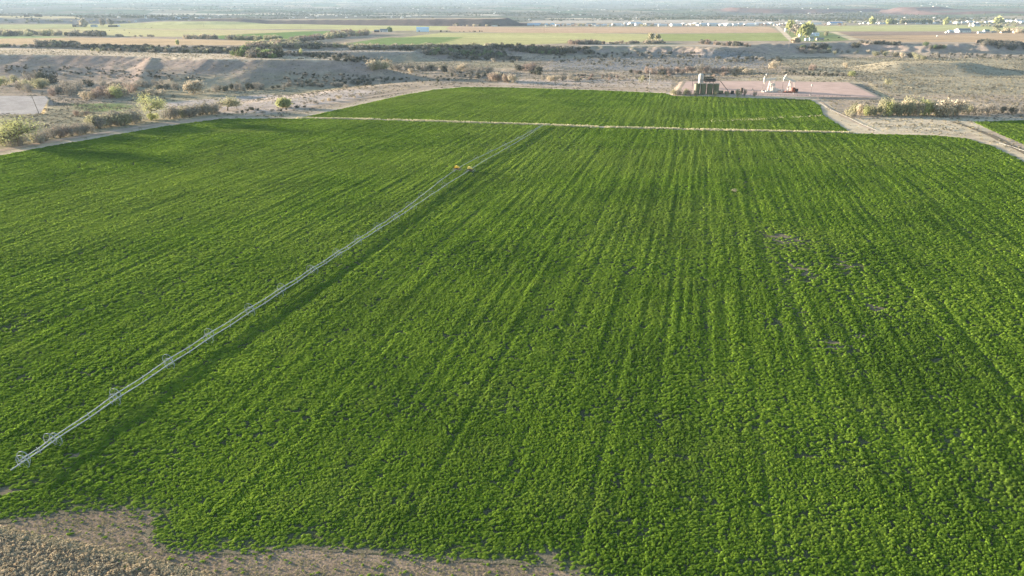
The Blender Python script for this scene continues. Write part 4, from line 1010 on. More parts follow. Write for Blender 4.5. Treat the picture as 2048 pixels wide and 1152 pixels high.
tree3(222, 51, 12, 10, 'grey', 'second pale grey tree right of the far left farmstead sheds', 60, n=500, bark='palebark', leaf=.45, fork=.16, bare=.12)
tree3(355, 90, 11, 6, 'yellowgreen', 'thin yellowish tree standing in the tan bench field', 61, n=450, leaf=.45, fork=.14, bare=.1)
pop = None
for i in range(15):
    xx = 1801 + i * 4.4
    if i < 3: r, pp = tree(xx, 47.6, 8.5, 3.4, 'olive', 'slim poplar in the long row before the far red hill', 70 + i, n=420, leaf=.45, group='long poplar row before the red hill', name='poplar_tree', fork=.1, bare=.05); pop = (pop or []) + [pp]
    else: tree(xx, 47.6, 8.5, 3.4, 'olive', 'slim poplar in the long row before the far red hill', 0, group='long poplar row before the red hill', name='poplar_tree', parts=pop[i % 3])

# ------------------------------------------------------------------ wheel lines
def P3(pts, z): return [Vector((float(a), float(b), z)) for a, b in [atz(px, py, z) for px, py in pts]]
HUB = 1.1
LA = [(37, 923), (102, 880), (227, 788), (332, 719), (420, 667), (497, 616.5), (564, 576), (620, 538.5), (675, 505.5), (714, 477.5), (754, 452.5), (790, 430.5), (820, 410.5), (843.5, 391.5),
      (878, 362), (908, 339), (925, 329), (952, 316.5), (980, 303.5), (1010, 289.5), (1036, 276), (1060, 263.5), (1082, 251)]
LB = [(22, 940), (56, 915), (112, 878.5), (228, 800), (338, 728), (415.6, 677.5), (502, 623.5), (559, 586.5), (627, 540.5), (676.5, 509), (715, 483.5), (758, 458), (792.5, 435.5), (829, 413), (862, 388), (889, 371.5),
      (936.7, 341), (967, 321.5), (983.5, 312), (1015, 295), (1046, 277), (1066, 264.5), (1086, 250)]

def path_sampler(pts):
    A = np.array([(p.x, p.y) for p in pts]); s = np.concatenate([[0], np.cumsum(np.hypot(*np.diff(A, axis=0).T))])
    for _ in range(2):
        B = A.copy(); B[1:-1] = A[:-2] * .25 + A[1:-1] * .5 + A[2:] * .25; A = B
    return lambda q: (np.interp(q, s, A[:, 0]), np.interp(q, s, A[:, 1])), s[-1]

def wheel_mesh():
    mb = MB(); R_ = HUB; n = 28
    # flat rim band with lugs, wheel axis along X
    bm = mb.bm; prof = [(-.05, R_ - .02), (.05, R_ - .02), (.05, R_ - .05), (-.05, R_ - .05)]; rings = []
    for k in range(n):
        a = 2 * math.pi * k / n; rings.append([bm.verts.new((x, math.cos(a) * r, math.sin(a) * r)) for x, r in prof])
    for k in range(n):
        A, B = rings[k], rings[(k + 1) % n]
        for q in range(4): bm.faces.new((A[q], A[(q + 1) % 4], B[(q + 1) % 4], B[q]))
    for k in range(14):
        a = 2 * math.pi * (k + .5) / 14; mb.box((0, math.cos(a) * (R_ + .005), math.sin(a) * (R_ + .005)), (.18, .03, .05), rx=a)
    return mb.mesh('rim', M['rim'])
def spoke_mesh():
    mb = MB()
    for k in range(8):
        a = 2 * math.pi * k / 8; mb.bar((0, math.cos(a) * .09, math.sin(a) * .09), (0, math.cos(a) * (HUB - .06), math.sin(a) * (HUB - .06)), .011, seg=5)
    mb.bar((-.13, 0, 0), (.13, 0, 0), .15, seg=14)
    return mb.mesh('hub_spokes', M['rim'])
RIM, SPK = wheel_mesh(), spoke_mesh()
def sprinkler_mesh():
    mb = MB(); mb.bar((0, 0, .05), (0, 0, .30), .025, seg=6); mb.bar((-.05, 0, .32), (.12, 0, .36), .028, seg=6); mb.box((0, 0, .26), (.09, .09, .06)); mb.box((0, 0, -.22), (.14, .10, .26), bev=.02)
    return mb.mesh('sprinkler', M['rim'])
SPRK = sprinkler_mesh()

def wheel_line(pts, label, hubs, mover_px, hoodmat, hoodlabel):
    P = P3(pts, HUB); f, L = path_sampler(P)
    x0, y0 = P[0].x, P[0].y
    root = thing('wheel_line', label, 'wheel line', (x0, y0, 0), 0, 'side roll wheel lines parked across the alfalfa')
    q = np.arange(0, L, 1.2); X, Y = f(q)
    # pipe sags between wheels
    hs = []
    for h in hubs:
        d = np.hypot(np.interp(np.linspace(0, L, 4000), q, X) - h.x, np.interp(np.linspace(0, L, 4000), q, Y) - h.y); hs.append(float(np.linspace(0, L, 4000)[d.argmin()]))
    hs = np.array(sorted(hs))
    ph = np.interp(q, hs, np.arange(len(hs))) % 1.0
    Z = HUB - .14 * np.sin(np.pi * ph) ** 2
    mb = MB(); mb.tube([(a - x0, b - y0, c) for a, b, c in zip(X, Y, Z)], .085, 8)
    for s in np.arange(3.0, L, 6.1):
        a, b = f(s); c = float(np.interp(s, q, Z)); a2, b2 = f(s + .2)
        d = Vector((a2 - a, b2 - b, 0)).normalized() * .12; v = Vector((a - x0, b - y0, c)); mb.bar(v - d, v + d, .13, seg=8)
    pipe = mb.build('pipe', M['galv'], root)
    for p in pipe.data.polygons: p.use_smooth = True
    for k, s in enumerate(hs):
        a, b = f(s); a1, b1 = f(min(L, s + .6)); a0, b0 = f(max(0, s - .6)); an = math.atan2(b1 - b0, a1 - a0)
        w = put('wheel', RIM, root, (a - x0, b - y0, HUB)); w.rotation_euler = (random.uniform(0, 1), 0, an); w.rotation_euler = (0, 0, an)
        put('hub_spokes', SPK, w)
        if k + 1 < len(hs):
            m = (s + hs[k + 1]) / 2; a, b = f(m); c = float(np.interp(m, q, Z)); o = put('sprinkler', SPRK, root, (a - x0, b - y0, c)); o.rotation_euler = (0, 0, random.uniform(0, 6.28))
    # mover: four wheeled carriage with a hooded engine
    mx, my = [float(t) for t in atz(*mover_px, HUB)]
    X1, Y1 = f(np.linspace(0, L, 3000)); kk = np.hypot(X1 - mx, Y1 - my).argmin(); a, b = X1[kk], Y1[kk]
    an = math.atan2(Y1[kk + 8] - Y1[kk - 8], X1[kk + 8] - X1[kk - 8])
    mv = bpy.data.objects.new('mover', None); C.objects.link(mv); mv.parent = root; mv.location = (a - x0, b - y0, 0); mv.rotation_euler = (0, 0, an)
    fr = MB()
    for sx in (-.75, .75): fr.beam((sx, -1.35, .95), (sx, 1.35, .95), .12, .16)
    for sy in (-1.25, 1.25): fr.beam((-.75, sy, .95), (.75, sy, .95), .12, .14)
    fr.beam((-.75, -.45, .97), (.75, -.45, .97), .1, .12); fr.beam((-.75, .45, .97), (.75, .45, .97), .1, .12)
    for sx in (-.75, .75):
        fr.beam((sx, -1.25, .95), (sx, -.3, 1.5), .06, .06); fr.beam((sx, 1.25, .95), (sx, .3, 1.5), .06, .06)
    fr.bar((-.75, 0, 1.5), (.75, 0, 1.5), .05)
    fr.box((0, -.75, 1.08), (.7, .5, .25), bev=.03)
    fr.build('frame', M['rust'], mv)
    en = MB(); en.box((0, .1, 1.22), (.75, .75, .5), bev=.05); en.bar((.2, .2, 1.4), (.2, .2, 1.9), .04); en.build('engine', M['dark'], mv)
    hd = MB(); hd.poly([(-.95, 1.5), (-1.0, 1.85), (-.7, 2.2), (-.1, 2.28), (.45, 2.05), (.95, 1.72), (1.0, 1.5)], 1.35)
    bmesh.ops.bevel(hd.bm, geom=list(hd.bm.edges), offset=.08, segments=2, affect='EDGES')
    h_ = hd.build('engine_hood', hoodmat, mv); h_.rotation_euler = (0, 0, -an - .1); h_.location = (0, 0, -.05)
    tag(h_, hoodlabel)
    for sx in (-.95, .95):
        for sy in (-1.25, 1.25):
            w = put('mover_wheel', RIM, mv, (sx, sy, .62)); w.scale = (1.2, .62, .62); put('hub_spokes', SPK, w)
    return root
def hubs_of(pts, idx): return [P3([pts[i]], HUB)[0] for i in idx]
hA = hubs_of(LA, list(range(1, 15)) + [17, 18, 19, 20, 21, 22]); hA.insert(0, P3([(48, 916.5)], HUB)[0])
hB = hubs_of(LB, [2, 3, 4, 5, 6, 7, 8, 9, 10, 11, 12, 13, 14, 15, 17, 19, 20, 21]); hB.insert(0, P3([(44, 924)], HUB)[0])
wheel_line(LA, 'left of the two silvery wheel lines, bowed out at its bright orange yellow engine hood', hA, (911, 337), M['yellow'], 'bright orange yellow engine hood')
wheel_line(LB, 'right of the two silvery wheel lines, its engine hood a paler faded yellow', hB, (940, 339), M['paleyellow'], 'pale faded yellow engine hood')

# ------------------------------------------------------------------ power poles
def pole(px, py, hpx, label, m='wood', arm=True, name='power_pole', group=None, r=.16, braces=True):
    X, Y, Z = hit(px, py); X, Y, Z = float(X[0]), float(Y[0]), float(Z[0]); h = hpx * ppx(Y)
    root = thing(name, label, 'power pole', (X, Y, Z), 0, group)
    MB().bar((0, 0, -.5), (0, 0, h), r * 1.15, r * .75, 8).build('pole', M[m], root)
    if arm:
        MB().box((0, -r, h - .6), (2.6, .12, .14)).build('crossarm', M[m], root)
        for x in (-1.15, -.5, .5, 1.15): MB().bar((x, -r, h - .53), (x, -r, h - .25), .06, .04, 6).build('insulator', M['white'], root)
        if braces: MB().beam((-.8, -r, h - .65), (0, -r, h - 1.5), .04, .05).beam((.8, -r, h - .65), (0, -r, h - 1.5), .04, .05).build('brace', M['dark'], root)
    return root
pole(79, 230, 34, 'leaning dark power pole at the edge of the pale gravel lot', 'wood').rotation_euler = (0, R(-9), 0)
pole(138, 224, 29, 'dark power pole on the grassy flat right of the gravel lot', 'wood').rotation_euler = (0, R(-4), 0)
pole(474, 218, 33, 'dark power pole beside the fan shaped twiggy tree', 'wood')
pole(567, 215, 31, 'grey power pole standing in the bright yellow green tree', 'palewood')
pole(760, 187, 25, 'grey power pole beside the road left of the far field', 'palewood')
pole(901, 169, 24, 'pale power pole behind the top left corner of the far field', 'palewood')
pole(1135.5, 170, 24, 'thin grey pole behind the middle of the far field', 'palewood', False)
pole(1298, 169, 24, 'whitish power pole beside the olive bush left of the tanks', 'white')
pole(1577, 97, 14, 'tall pale pole on the scarp below the farm drive', 'palewood', False, r=.22)
pole(1897, 121, 14, 'pale short pole on the grassland under the orange slope', 'palewood', False, r=.22)
for k, (x_, y_, h_) in enumerate([(281, 53, 6), (408, 55, 7), (471, 57, 6.5), (602, 60, 9), (858, 52, 6), (893, 53, 5), (918, 53, 7), (1013, 53, 7), (1088, 65, 8)]):
    pole(x_, y_, h_, 'thin far power pole in the line across the bench fields', 'wood', False, group='far power pole line across the bench', r=.2)

# ------------------------------------------------------------------ oil site
ZP = 1.28
def onpad(px, py): a, b = atz(px, py, ZP); return float(a), float(b)
def tank_parts():
    b = MB(); b.bar((0, 0, 0), (0, 0, 7.4), 2.12, seg=32); b.bar((0, 0, 7.4), (0, 0, 7.9), 2.5, .3, seg=32); 
    b = b.mesh('shell', M['olive'])
    r = MB()
    for k in range(14):
        a = 2 * math.pi * k / 14; r.bar((math.cos(a) * 2.12, math.sin(a) * 2.12, 7.35), (math.cos(a) * 2.12, math.sin(a) * 2.12, 8.4), .03, seg=5)
    for z in (7.9, 8.4): r.tube([(math.cos(2 * math.pi * k / 28) * 2.12, math.sin(2 * math.pi * k / 28) * 2.12, z) for k in range(28)], .03, 5, True)
    r = r.mesh('railing', M['olivedark'])
    l = MB().box((.9, -2.1, 1.2), (.7, .12, .9), bev=.03).mesh('manway', M['olivedark'])
    q = MB().bar((-.8, -2.25, .5), (-.8, -2.25, 7.2), .07, seg=6).box((-.8, -2.3, .5), (.35, .3, .3)).mesh('downpipe', M['olivedark'])
    return b, r, l, q
tp = tank_parts()
names = ['first from the left', 'second from the left', 'third from the left', 'rightmost']
for k, (x_, nm) in enumerate(zip((1393, 1405.5, 1418.5, 1431), names)):
    a, b = onpad(x_, 188 + .15 * k)
    t = thing('storage_tank', 'olive oil storage tank with top railing, %s in the row of four' % nm, 'storage tank', (a, b, ZP), 0, 'olive oil storage tanks')
    for nme, m_ in zip(('shell', 'railing', 'manway', 'downpipe'), tp): put(nme, m_, t)
# catwalk with stairs along the tank tops
a, b = onpad(1390, 182.5); a2, b2 = onpad(1436, 182.5)
w = thing('catwalk', 'dark steel catwalk with stair along the tops of the four olive tanks', 'catwalk', (a, b, ZP), 0)
Lc = a2 - a
MB().box((Lc / 2 - 1, 0, 7.6), (Lc + 4, 1.2, .15)).build('deck', M['dark'], w)
mb = MB()
for y in (-.6, .6):
    for z in (8.1, 8.7): mb.bar((-3, y, z), (Lc + 1, y, z), .035, seg=5)
    for x in np.arange(-3, Lc + 1.1, 1.6): mb.bar((x, y, 7.6), (x, y, 8.7), .035, seg=5)
mb.build('railing', M['dark'], w)
mb = MB(); mb.beam((Lc + 1, -.5, 7.6), (Lc + 8, -.5, .1), .08, .3); mb.beam((Lc + 1, .5, 7.6), (Lc + 8, .5, .1), .08, .3)
for k in range(16): t = (k + .5) / 16; mb.box((Lc + 1 + 7 * t, 0, 7.6 - 7.5 * t), (.35, 1.0, .05))
mb.build('stair', M['dark'], w)
for x in (-2.5, 3, 9, 15): MB().bar((x, 0, 0), (x, 0, 7.55), .1, seg=6).build('post', M['dark'], w)
# pale tall vessel behind the tanks
a, b = onpad(1400, 176.5)
t = thing('treater_vessel', 'tall pale grey vessel rising behind the olive tanks', 'process vessel', (a, b, ZP), 0)
mb = MB(); mb.bar((0, 0, 1.0), (0, 0, 10.6), 1.95, seg=28); mb.bar((0, 0, 10.6), (0, 0, 11.3), 1.95, 1.0, seg=28); mb.bar((0, 0, 0), (0, 0, 1.0), 2.1, 1.95, seg=28); mb.build('shell', M['vessel'], t)
MB().bar((.9, -.9, 10.9), (.9, -.9, 12.3), .16, seg=8).bar((-.8, 0, 11), (-.8, 0, 11.9), .12, seg=8).build('vent_stack', M['dark'], t)
mb = MB()
for s in (-.3, .3): mb.bar((s + .2, -2.15, .2), (s + .2, -2.15, 11), .04, seg=5)
for z in np.arange(.6, 11, .5): mb.bar((-.1, -2.15, z), (.5, -2.15, z), .03, seg=5)
mb.build('ladder', M['dark'], t)
mb = MB(); mb.box((3.6, 0, 6.0), (3.6, 3.4, .2)); 
for x in (2.2, 5.2):
    for y in (-1.5, 1.5): mb.bar((x, y, 0), (x, y, 9.2), .12, seg=6)
for z in (7.2, 8.6): mb.bar((2.2, -1.5, z), (5.2, -1.5, z), .05, seg=5).bar((2.2, 1.5, z), (5.2, 1.5, z), .05, seg=5)
mb.box((3.6, 0, 7.6), (2.2, 2.4, 2.8), bev=.1); mb.build('platform', M['olivedark'], t)
a, b = onpad(1418, 176)
t = thing('heater_treater', 'dark horizontal vessels stacked on a frame right of the pale tall vessel', 'process vessel', (a, b, ZP), 0)
MB().bar((-4, 0, 6.1), (4.2, 0, 6.1), 1.3, seg=20).bar((-4, 0, 6.1), (-4.5, 0, 6.1), 1.3, .8, 20).bar((4.2, 0, 6.1), (4.7, 0, 6.1), 1.3, .8, 20).build('drum', M['dark'], t)
MB().bar((-3, 0, 8.3), (2.2, 0, 8.3), .7, seg=16).build('upper_drum', M['olivedark'], t)
mb = MB()
for x in (-3, 0, 3):
    for y in (-1.1, 1.1): mb.bar((x, y, 0), (x, y, 5.6), .16, seg=6)
    mb.beam((x, -1.1, 5.0), (x, 1.1, 5.0), .2, .25)
mb.build('support_frame', M['dark'], t)
MB().bar((2.8, 0, 7.2), (2.8, 0, 9.4), .25, seg=10).build('vent_stack', M['dark'], t)
a, b = onpad(1384, 173)
t = thing('flare_pole', 'slim dark flare pole left of the pale tall vessel', 'pole', (a, b, ZP), 0); MB().bar((0, 0, 0), (0, 0, 8.2), .16, .12, 8).build('pole', M['dark'], t); MB().bar((0, 0, 8.2), (0, 0, 8.9), .25, .3, 8).build('burner_tip', M['rust'], t)
# low skid
a, b = onpad(1452, 188)
t = thing('pipe_skid', 'low dark pipe skid with small drums right of the olive tanks', 'pipe skid', (a, b, ZP), 0)
MB().box((0, 0, .25), (13, 2.4, .3)).build('base_frame', M['dark'], t)
MB().box((-4.2, 0, 1.5), (3.4, 2.0, 2.2), bev=.08).build('control_cabinet', M['olive'], t)
MB().bar((-1.2, 0, 1.2), (1.8, 0, 1.2), .8, seg=16).build('drum', M['olivedark'], t)
MB().bar((3.2, 0, 1.5), (5.6, 0, 1.5), 1.1, seg=16).build('drum', M['dark'], t)
MB().bar((-6, -1.2, 1.0), (6.4, -1.2, 1.0), .12, seg=8).bar((2.5, 0, .4), (2.5, 0, 3.1), .1, seg=6).build('pipework', M['rust'], t)
a, b = onpad(1483, 186)
t = thing('meter_shed', 'small upright dark cabinet left of the thin twiggy bush', 'cabinet', (a, b, ZP), 0); MB().box((0, 0, 1.8), (1.6, 1.4, 3.6), bev=.06).build('body', M['brownwood'], t); MB().box((0, 0, 3.7), (1.9, 1.7, .15)).build('roof', M['dark'], t); MB().box((0, -.72, 1.5), (.8, .05, 2.2)).build('door', M['dark'], t)
a, b = onpad(1504.5, 181)
t = thing('wellhead', 'small pale wellhead left of the pumpjacks', 'wellhead', (a, b, ZP), 0); MB().bar((0, 0, 0), (0, 0, 1.6), .35, seg=10).box((0, 0, .8), (1.6, .4, .4), bev=.05).build('valve_stack', M['cream'], t); MB().tube([(math.cos(k * .5236) * .45, -.45, 1.2 + math.sin(k * .5236) * .45) for k in range(12)], .06, 5, True).build('handwheel', M['red'], t)

def pumpjack(px, py, tilt, label, skidlen, red, dirn=1):
    a, b = onpad(px, py)
    t = thing('pumpjack', label, 'pumpjack', (a, b, ZP), 0, 'pumpjacks on the gravel pad')
    cm = M['cream']
    MB().box((1.2, 0, .35), (skidlen, 2.6, .5), bev=.05).box((-.2, 0, .85), (4.2, 2.2, .5), bev=.05).build('base_skid', M['red'] if red else cm, t)
    post = (0, 0, 9.3)
    mb = MB()
    for y in (-1.25, 1.25):
        mb.beam((-1.6, y, .6), (0, y * .28, 9.3), .38, .32); mb.beam((1.9, y, .6), (0.1, y * .28, 9.3), .38, .32); mb.beam((-.95, y * .72, 4.4), (1.1, y * .72, 4.4), .22, .22)
    for z, k in ((3.2, .76), (6.2, .5)): mb.beam((-1.6 * (1 - z / 9.3) - .1, -1.25 * k, z), (-1.6 * (1 - z / 9.3) - .1, 1.25 * k, z), .2, .2)
    mb.build('samson_post', cm, t)
    bx, bz = math.cos(tilt), math.sin(tilt)
    def on(s, up=0): return Vector((bx * s - bz * up, 0, 9.55 + bz * s + bx * up))
    MB().beam(on(-4.5), on(4.4), .8, 1.55).build('walking_beam', cm, t)
    hh = []
    Rh = 4.6
    for k in range(9):
        g = -.50 + k * .125; hh.append((-math.cos(g) * (Rh + .35), -math.sin(g) * (Rh + .35) * 1.15 - .3))
    for g in (.28, -.25): hh.append((-(Rh - 1.5), -g * 2.8 - .2))
    hh = [(x * bx - z * bz, 9.55 + x * bz + z * bx) for x, z in hh]
    MB().poly(hh, 1.0).build('horse_head', cm, t)
    hx = -Rh - .35
    MB().bar((hx, -.15, 8.2 + tilt * -4), (hx, -.15, 1.5), .05, seg=5).bar((hx, .15, 8.2 + tilt * -4), (hx, .15, 1.5), .05, seg=5).build('bridle', M['dark'], t)
    w_ = MB().bar((hx, 0, 0), (hx, 0, 1.7), .3, seg=10).box((hx, 0, .9), (1.5, .4, .4)).build('wellhead', cm, t)
    MB().box((3.6, 0, 2.6), (2.4, 1.7, 2.2), bev=.1).box((3.6, 0, 1.0), (2.8, 2.0, 1.2), bev=.05).build('gearbox', M['red'] if red else cm, t)
    ang = 1.9 if not red else -.6
    cx_, cz_ = 3.5, 3.2
    ex, ez = cx_ + math.cos(ang) * 1.5, cz_ + math.sin(ang) * 1.5
    tail = on(3.9, -.4)
    for y in (-1.15, 1.15):
        cr = MB().beam((cx_ - math.cos(ang) * .6, y, cz_ - math.sin(ang) * .6), (cx_ + math.cos(ang) * 2.6, y, cz_ + math.sin(ang) * 2.6), .3, .5).build('crank_arm', M['dark'] if red else cm, t)
        q = MB(); kx, kz = cx_ + math.cos(ang) * 2.5, cz_ + math.sin(ang) * 2.5; q.poly([(kx + math.cos(g) * 1.15, kz + math.sin(g) * 1.15) for g in np.linspace(0, 2 * math.pi, 18)[:-1]], .55); bmesh.ops.translate(q.bm, vec=(0, y * 1.3, 0), verts=q.bm.verts)
        q.build('counterweight', M['dark'] if red else cm, t)
        MB().beam((ex, y * 1.05, ez), (tail.x, y * .9, tail.z), .16, .16).build('pitman_arm', cm, t)
    MB().beam((tail.x, -1.2, tail.z), (tail.x, 1.2, tail.z), .3, .35).build('equaliser', cm, t)
    MB().box((6.3, 0, 1.4), (1.4, 1.3, 1.2), bev=.08).bar((6.3, -.9, 1.4), (6.3, .9, 1.4), .45, seg=14).build('motor', M['dark'], t)
    MB().box((5.4, -1.25, 2.0), (3.0, .25, 2.0), bev=.1).build('belt_guard', M['red'] if red else cm, t)
    return t
pumpjack(1537, 184.5, .10, 'cream pumpjack nearer the tanks, its beam almost level', 11, False)
p2 = pumpjack(1576.5, 185, -.34, 'cream and red pumpjack right of the other, horse head raised high', 11, True)
a, b = onpad(1560, 182.5)
t = thing('transfer_pump', 'low pale pump unit on a skid between the two pumpjacks', 'pump', (a, b, ZP), 0); MB().box((0, 0, .25), (7, 1.6, .3)).build('base_frame', M['cream'], t); MB().bar((-2.6, 0, 1.0), (.6, 0, 1.0), .6, seg=14).build('drum', M['cream'], t); MB().box((2.2, 0, .95), (1.6, 1.1, 1.1), bev=.08).build('motor', M['cream'], t)
a, b = onpad(1621, 191)
t = thing('lamp_mast', 'dark mast with pale head near the front of the gravel pad', 'lamp post', (a, b, ZP), 0); MB().bar((0, 0, 0), (0, 0, 6.4), .12, .09, 8).build('mast', M['dark'], t); MB().box((0, 0, 7.3), (1.0, .6, 1.7), bev=.15).build('lamp_head', M['cream'], t); MB().box((0, 0, .2), (1.0, 1.0, .4)).build('footing', M['concrete'], t)
a, b = onpad(1586.5, 189)
t = thing('valve_post', 'short pale marker post with valve before the right pumpjack', 'valve', (a, b, ZP), 0); MB().bar((0, 0, 0), (0, 0, 1.8), .14, seg=8).build('post', M['cream'], t); MB().tube([(math.cos(k * .5236) * .4, -.2, 1.6 + math.sin(k * .5236) * .4) for k in range(12)], .06, 5, True).build('handwheel', M['red'], t)
# pipe fence along the front of the pad
a, b = onpad(1500, 191.2); a2, b2 = onpad(1700, 194)
t = thing('pipe_fence', 'low dark pipe fence along the front of the gravel pad', 'fence', (a, b, ZP), 0)
n = 24
for k in range(n): MB().bar(((a2 - a) * k / (n - 1), (b2 - b) * k / (n - 1), 0), ((a2 - a) * k / (n - 1), (b2 - b) * k / (n - 1), 1.25), .07, seg=6).build('post', M['dark'], t)
mb = MB(); [mb.bar((0, 0, z), (a2 - a, b2 - b, z), .05, seg=5) for z in (.65, 1.2)]; mb.build('rail', M['dark'], t)
X, Y, Z = [float(v[0]) for v in hit(1532.5, 153)]
t = thing('wellhead', 'tiny white capped post behind the pumpjacks at the pad edge', 'wellhead', (X, Y, Z), 0); MB().bar((0, 0, 0), (0, 0, 1.6), .25, seg=8).build('post', M['white'], t); MB().bar((0, 0, 1.6), (0, 0, 2.6), .7, .3, 10).build('cap', M['white'], t)
X, Y, Z = [float(v[0]) for v in hit(1502, 168)]
# gated irrigation pipes
def gated(pts, label, r=.12):
    X, Y, Z = hit(*zip(*pts)); V = [Vector((float(a), float(b), float(c) + .3)) for a, b, c in zip(X, Y, Z)]
    t = thing('irrigation_pipe', label, 'irrigation pipe', V[0], 0)
    Q = []
    for p, q in zip(V[:-1], V[1:]):
        for k in range(8): Q.append(p.lerp(q, k / 8) - V[0])
    Q.append(V[-1] - V[0])
    for p in Q: p.z = float(T(p.x + V[0].x, p.y + V[0].y)) + .35 - V[0].z
    MB().tube(Q, r, 8).build('pipe', M['pvc'], t)
    for p in Q[::4]: MB().box((p.x, p.y, p.z - .2), (.16, .16, .3)).build('support_block', M['concrete'], t)
gated([(1640, 207), (1662, 221), (1690, 233), (1720, 248), (1752, 262)], 'thin white irrigation pipe running down the slope right of the far field', .05)
gated([(1998, 287), (2022, 294), (2056, 306)], 'white irrigation pipe on blocks beside the right ditch track', .06)
MW = bush_mesh('dead_weed_heap', LEAF['olive'], 300, 991, leaf=.12)
X, Y = [float(q) for q in atz(1470, 383)]
o = put('dead_weed_heap', MW, None, (X, Y, 0)); o.scale = (1.5, 1.3, .9); tag(o, 'pale dead weed heap alone in the middle right of the alfalfa', 'weed heap')

# ------------------------------------------------------------------ buildings
def gable(mb, w, d, h, rh, ov=.4, th=.18):
    for s in (-1, 1):
        a = Vector((-w / 2 - ov, s * (d / 2 + ov), h - ov * rh / (d / 2))); b = Vector((w / 2 + ov, s * (d / 2 + ov), a.z)); c = Vector((w / 2 + ov, 0, h + rh)); e = Vector((-w / 2 - ov, 0, h + rh))
        lo = [mb.bm.verts.new(v) for v in (a, b, c, e)]; hi = [mb.bm.verts.new(v + Vector((0, 0, th))) for v in (a, b, c, e)]
        mb.bm.faces.new(lo); mb.bm.faces.new(hi[::-1])
        for i in range(4): mb.bm.faces.new((lo[i], hi[i], hi[(i + 1) % 4], lo[(i + 1) % 4]))
    return mb
def walls_mesh(w, d, h, rh, m):
    mb = MB(); mb.box((0, 0, h / 2 - .5), (w, d, h + 1))
    for s in (-1, 1):
        x = s * w / 2; f = [mb.bm.verts.new(v) for v in ((x, -d / 2, h), (x, d / 2, h), (x, 0, h + rh * .97))]; mb.bm.faces.new(f)
    return mb.mesh('walls', m)
def building(px, py, wpx, hpx, label, wall='white', roof='greyroof', depth=.6, rz=0.0, rfrac=.35, name='shed', cat='shed', group=None, doors=1, wins=2, zoff=0):
    X, Y, Z = hit(px, py); X, Y, Z = float(X[0]), float(Y[0]), float(Z[0]); s = ppx(Y); w = wpx * s; H = hpx * s; h = H * (1 - rfrac); rh = H * rfrac; d = w * depth
    t = thing(name, label, cat, (X, Y + d / 2, Z + zoff), rz, group)
    put('walls', walls_mesh(w, d, h, rh, M[wall]), t); gable(MB(), w, d, h, rh).build('roof', M[roof], t)
    for k in range(doors): MB().box((-w * .28 + k * w * .3, -d / 2, min(h * .4, 1.6)), (min(w * .14, 3.2), .12, min(h * .8, 3.2))).build('door', M['greyroof'] if wall != 'brownwood' else M['dark'], t)
    for k in range(wins): MB().box((w * .08 + k * w * .2, -d / 2, h * .58), (min(1.6, w * .08), .1, min(1.3, h * .35))).build('window', M['glass'], t)
    return t
building(1604, 73.5, 9, 5.5, 'pale farmhouse half hidden under the biggest farm cottonwood', 'white', 'whiteroof', .7, .1, name='farmhouse', cat='farmhouse')
building(1622, 73, 11, 5, 'long white farm shed right of the biggest cottonwood', 'white', 'whiteroof', .5, .05)
building(1632, 72, 11, 5.2, 'white roofed farm building at the right of the farmyard', 'bluewhite', 'whiteroof', .6, -.05)
building(1614, 81.5, 7, 4, 'small bright white trailer at the scarp top below the farm', 'white', 'whiteroof', .5, .2, .15, 'trailer', 'trailer')
building(1623, 81, 8, 5, 'dark roofed shed beside the bright white trailer', 'white', 'greyroof', .6, .2)
building(1641, 81, 12, 4.5, 'grey low shed at the right end of the farm sheds', 'tan', 'greyroof', .5, -.1)
building(1592, 66, 6, 3.6, 'brown low barn inside the farm grove', 'brownwood', 'greyroof', .8, .3, name='barn', cat='barn')
X, Y, Z = [float(v[0]) for v in hit(1570.5, 63)]
t = thing('grain_silo', 'small white round silo left of the farm grove', 'silo', (X, Y, Z), 0); MB().bar((0, 0, 0), (0, 0, 7), 2.6, seg=20).build('shell', M['white'], t); MB().bar((0, 0, 7), (0, 0, 9), 2.75, .3, 20).build('roof', M['whiteroof'], t)
building(767, 64, 13, 5, 'grey roofed house beside the round dark green tree', 'white', 'greyroof', .6, .05, .45, 'house', 'house')
building(753, 64.5, 8, 4, 'small dark shed left of the grey roofed house', 'brownwood', 'greyroof', .7, 0)
building(845, 63.5, 21, 7.5, 'long pale blue barn standing alone on the bench field', 'bluewhite', 'bluewhite', .4, .03, .3, 'barn', 'barn', None, 1, 0)
building(149, 54, 6.5, 4.5, 'square dark barn at the left end of the far left farmstead', 'brownwood', 'greyroof', .8, 0, .15, 'barn', 'barn')
building(160, 54, 12, 4.5, 'long dark roofed open shed left of the tan tree', 'tan', 'brownwood', .4, 0, .35)
building(187, 54, 10, 3.5, 'low pale shed right of the tan tree', 'white', 'greyroof', .5, 0)
building(225, 54, 15, 3, 'long low dark shed at the right end of the left farmstead', 'brownwood', 'brownwood', .3, 0, .4)
building(237, 53.5, 3.5, 3, 'tiny white shed at the end of the long low dark shed', 'white', 'whiteroof', .8, 0)
building(52, 33.5, 7, 3.5, 'dark square barn on the far left bench, left of the pair', 'brownwood', 'brownwood', .7, 0, .15, 'barn', 'barn')
building(75, 33.5, 10, 3.8, 'dark long barn on the far left bench, right of the pair', 'brownwood', 'brownwood', .6, 0, .15, 'barn', 'barn')
building(291, 37.5, 3, 4.5, 'small pale tower house on the low left bench', 'white', 'greyroof', .8, 0, .2, 'house', 'house')
building(370, 38, 10, 3, 'dark long house on the low left bench', 'brownwood', 'greyroof', .6, 0, .4, 'house', 'house')
building(355, 37.5, 7, 3, 'pale house left of the dark long one on the low bench', 'white', 'greyroof', .7, 0, .4, 'house', 'house')
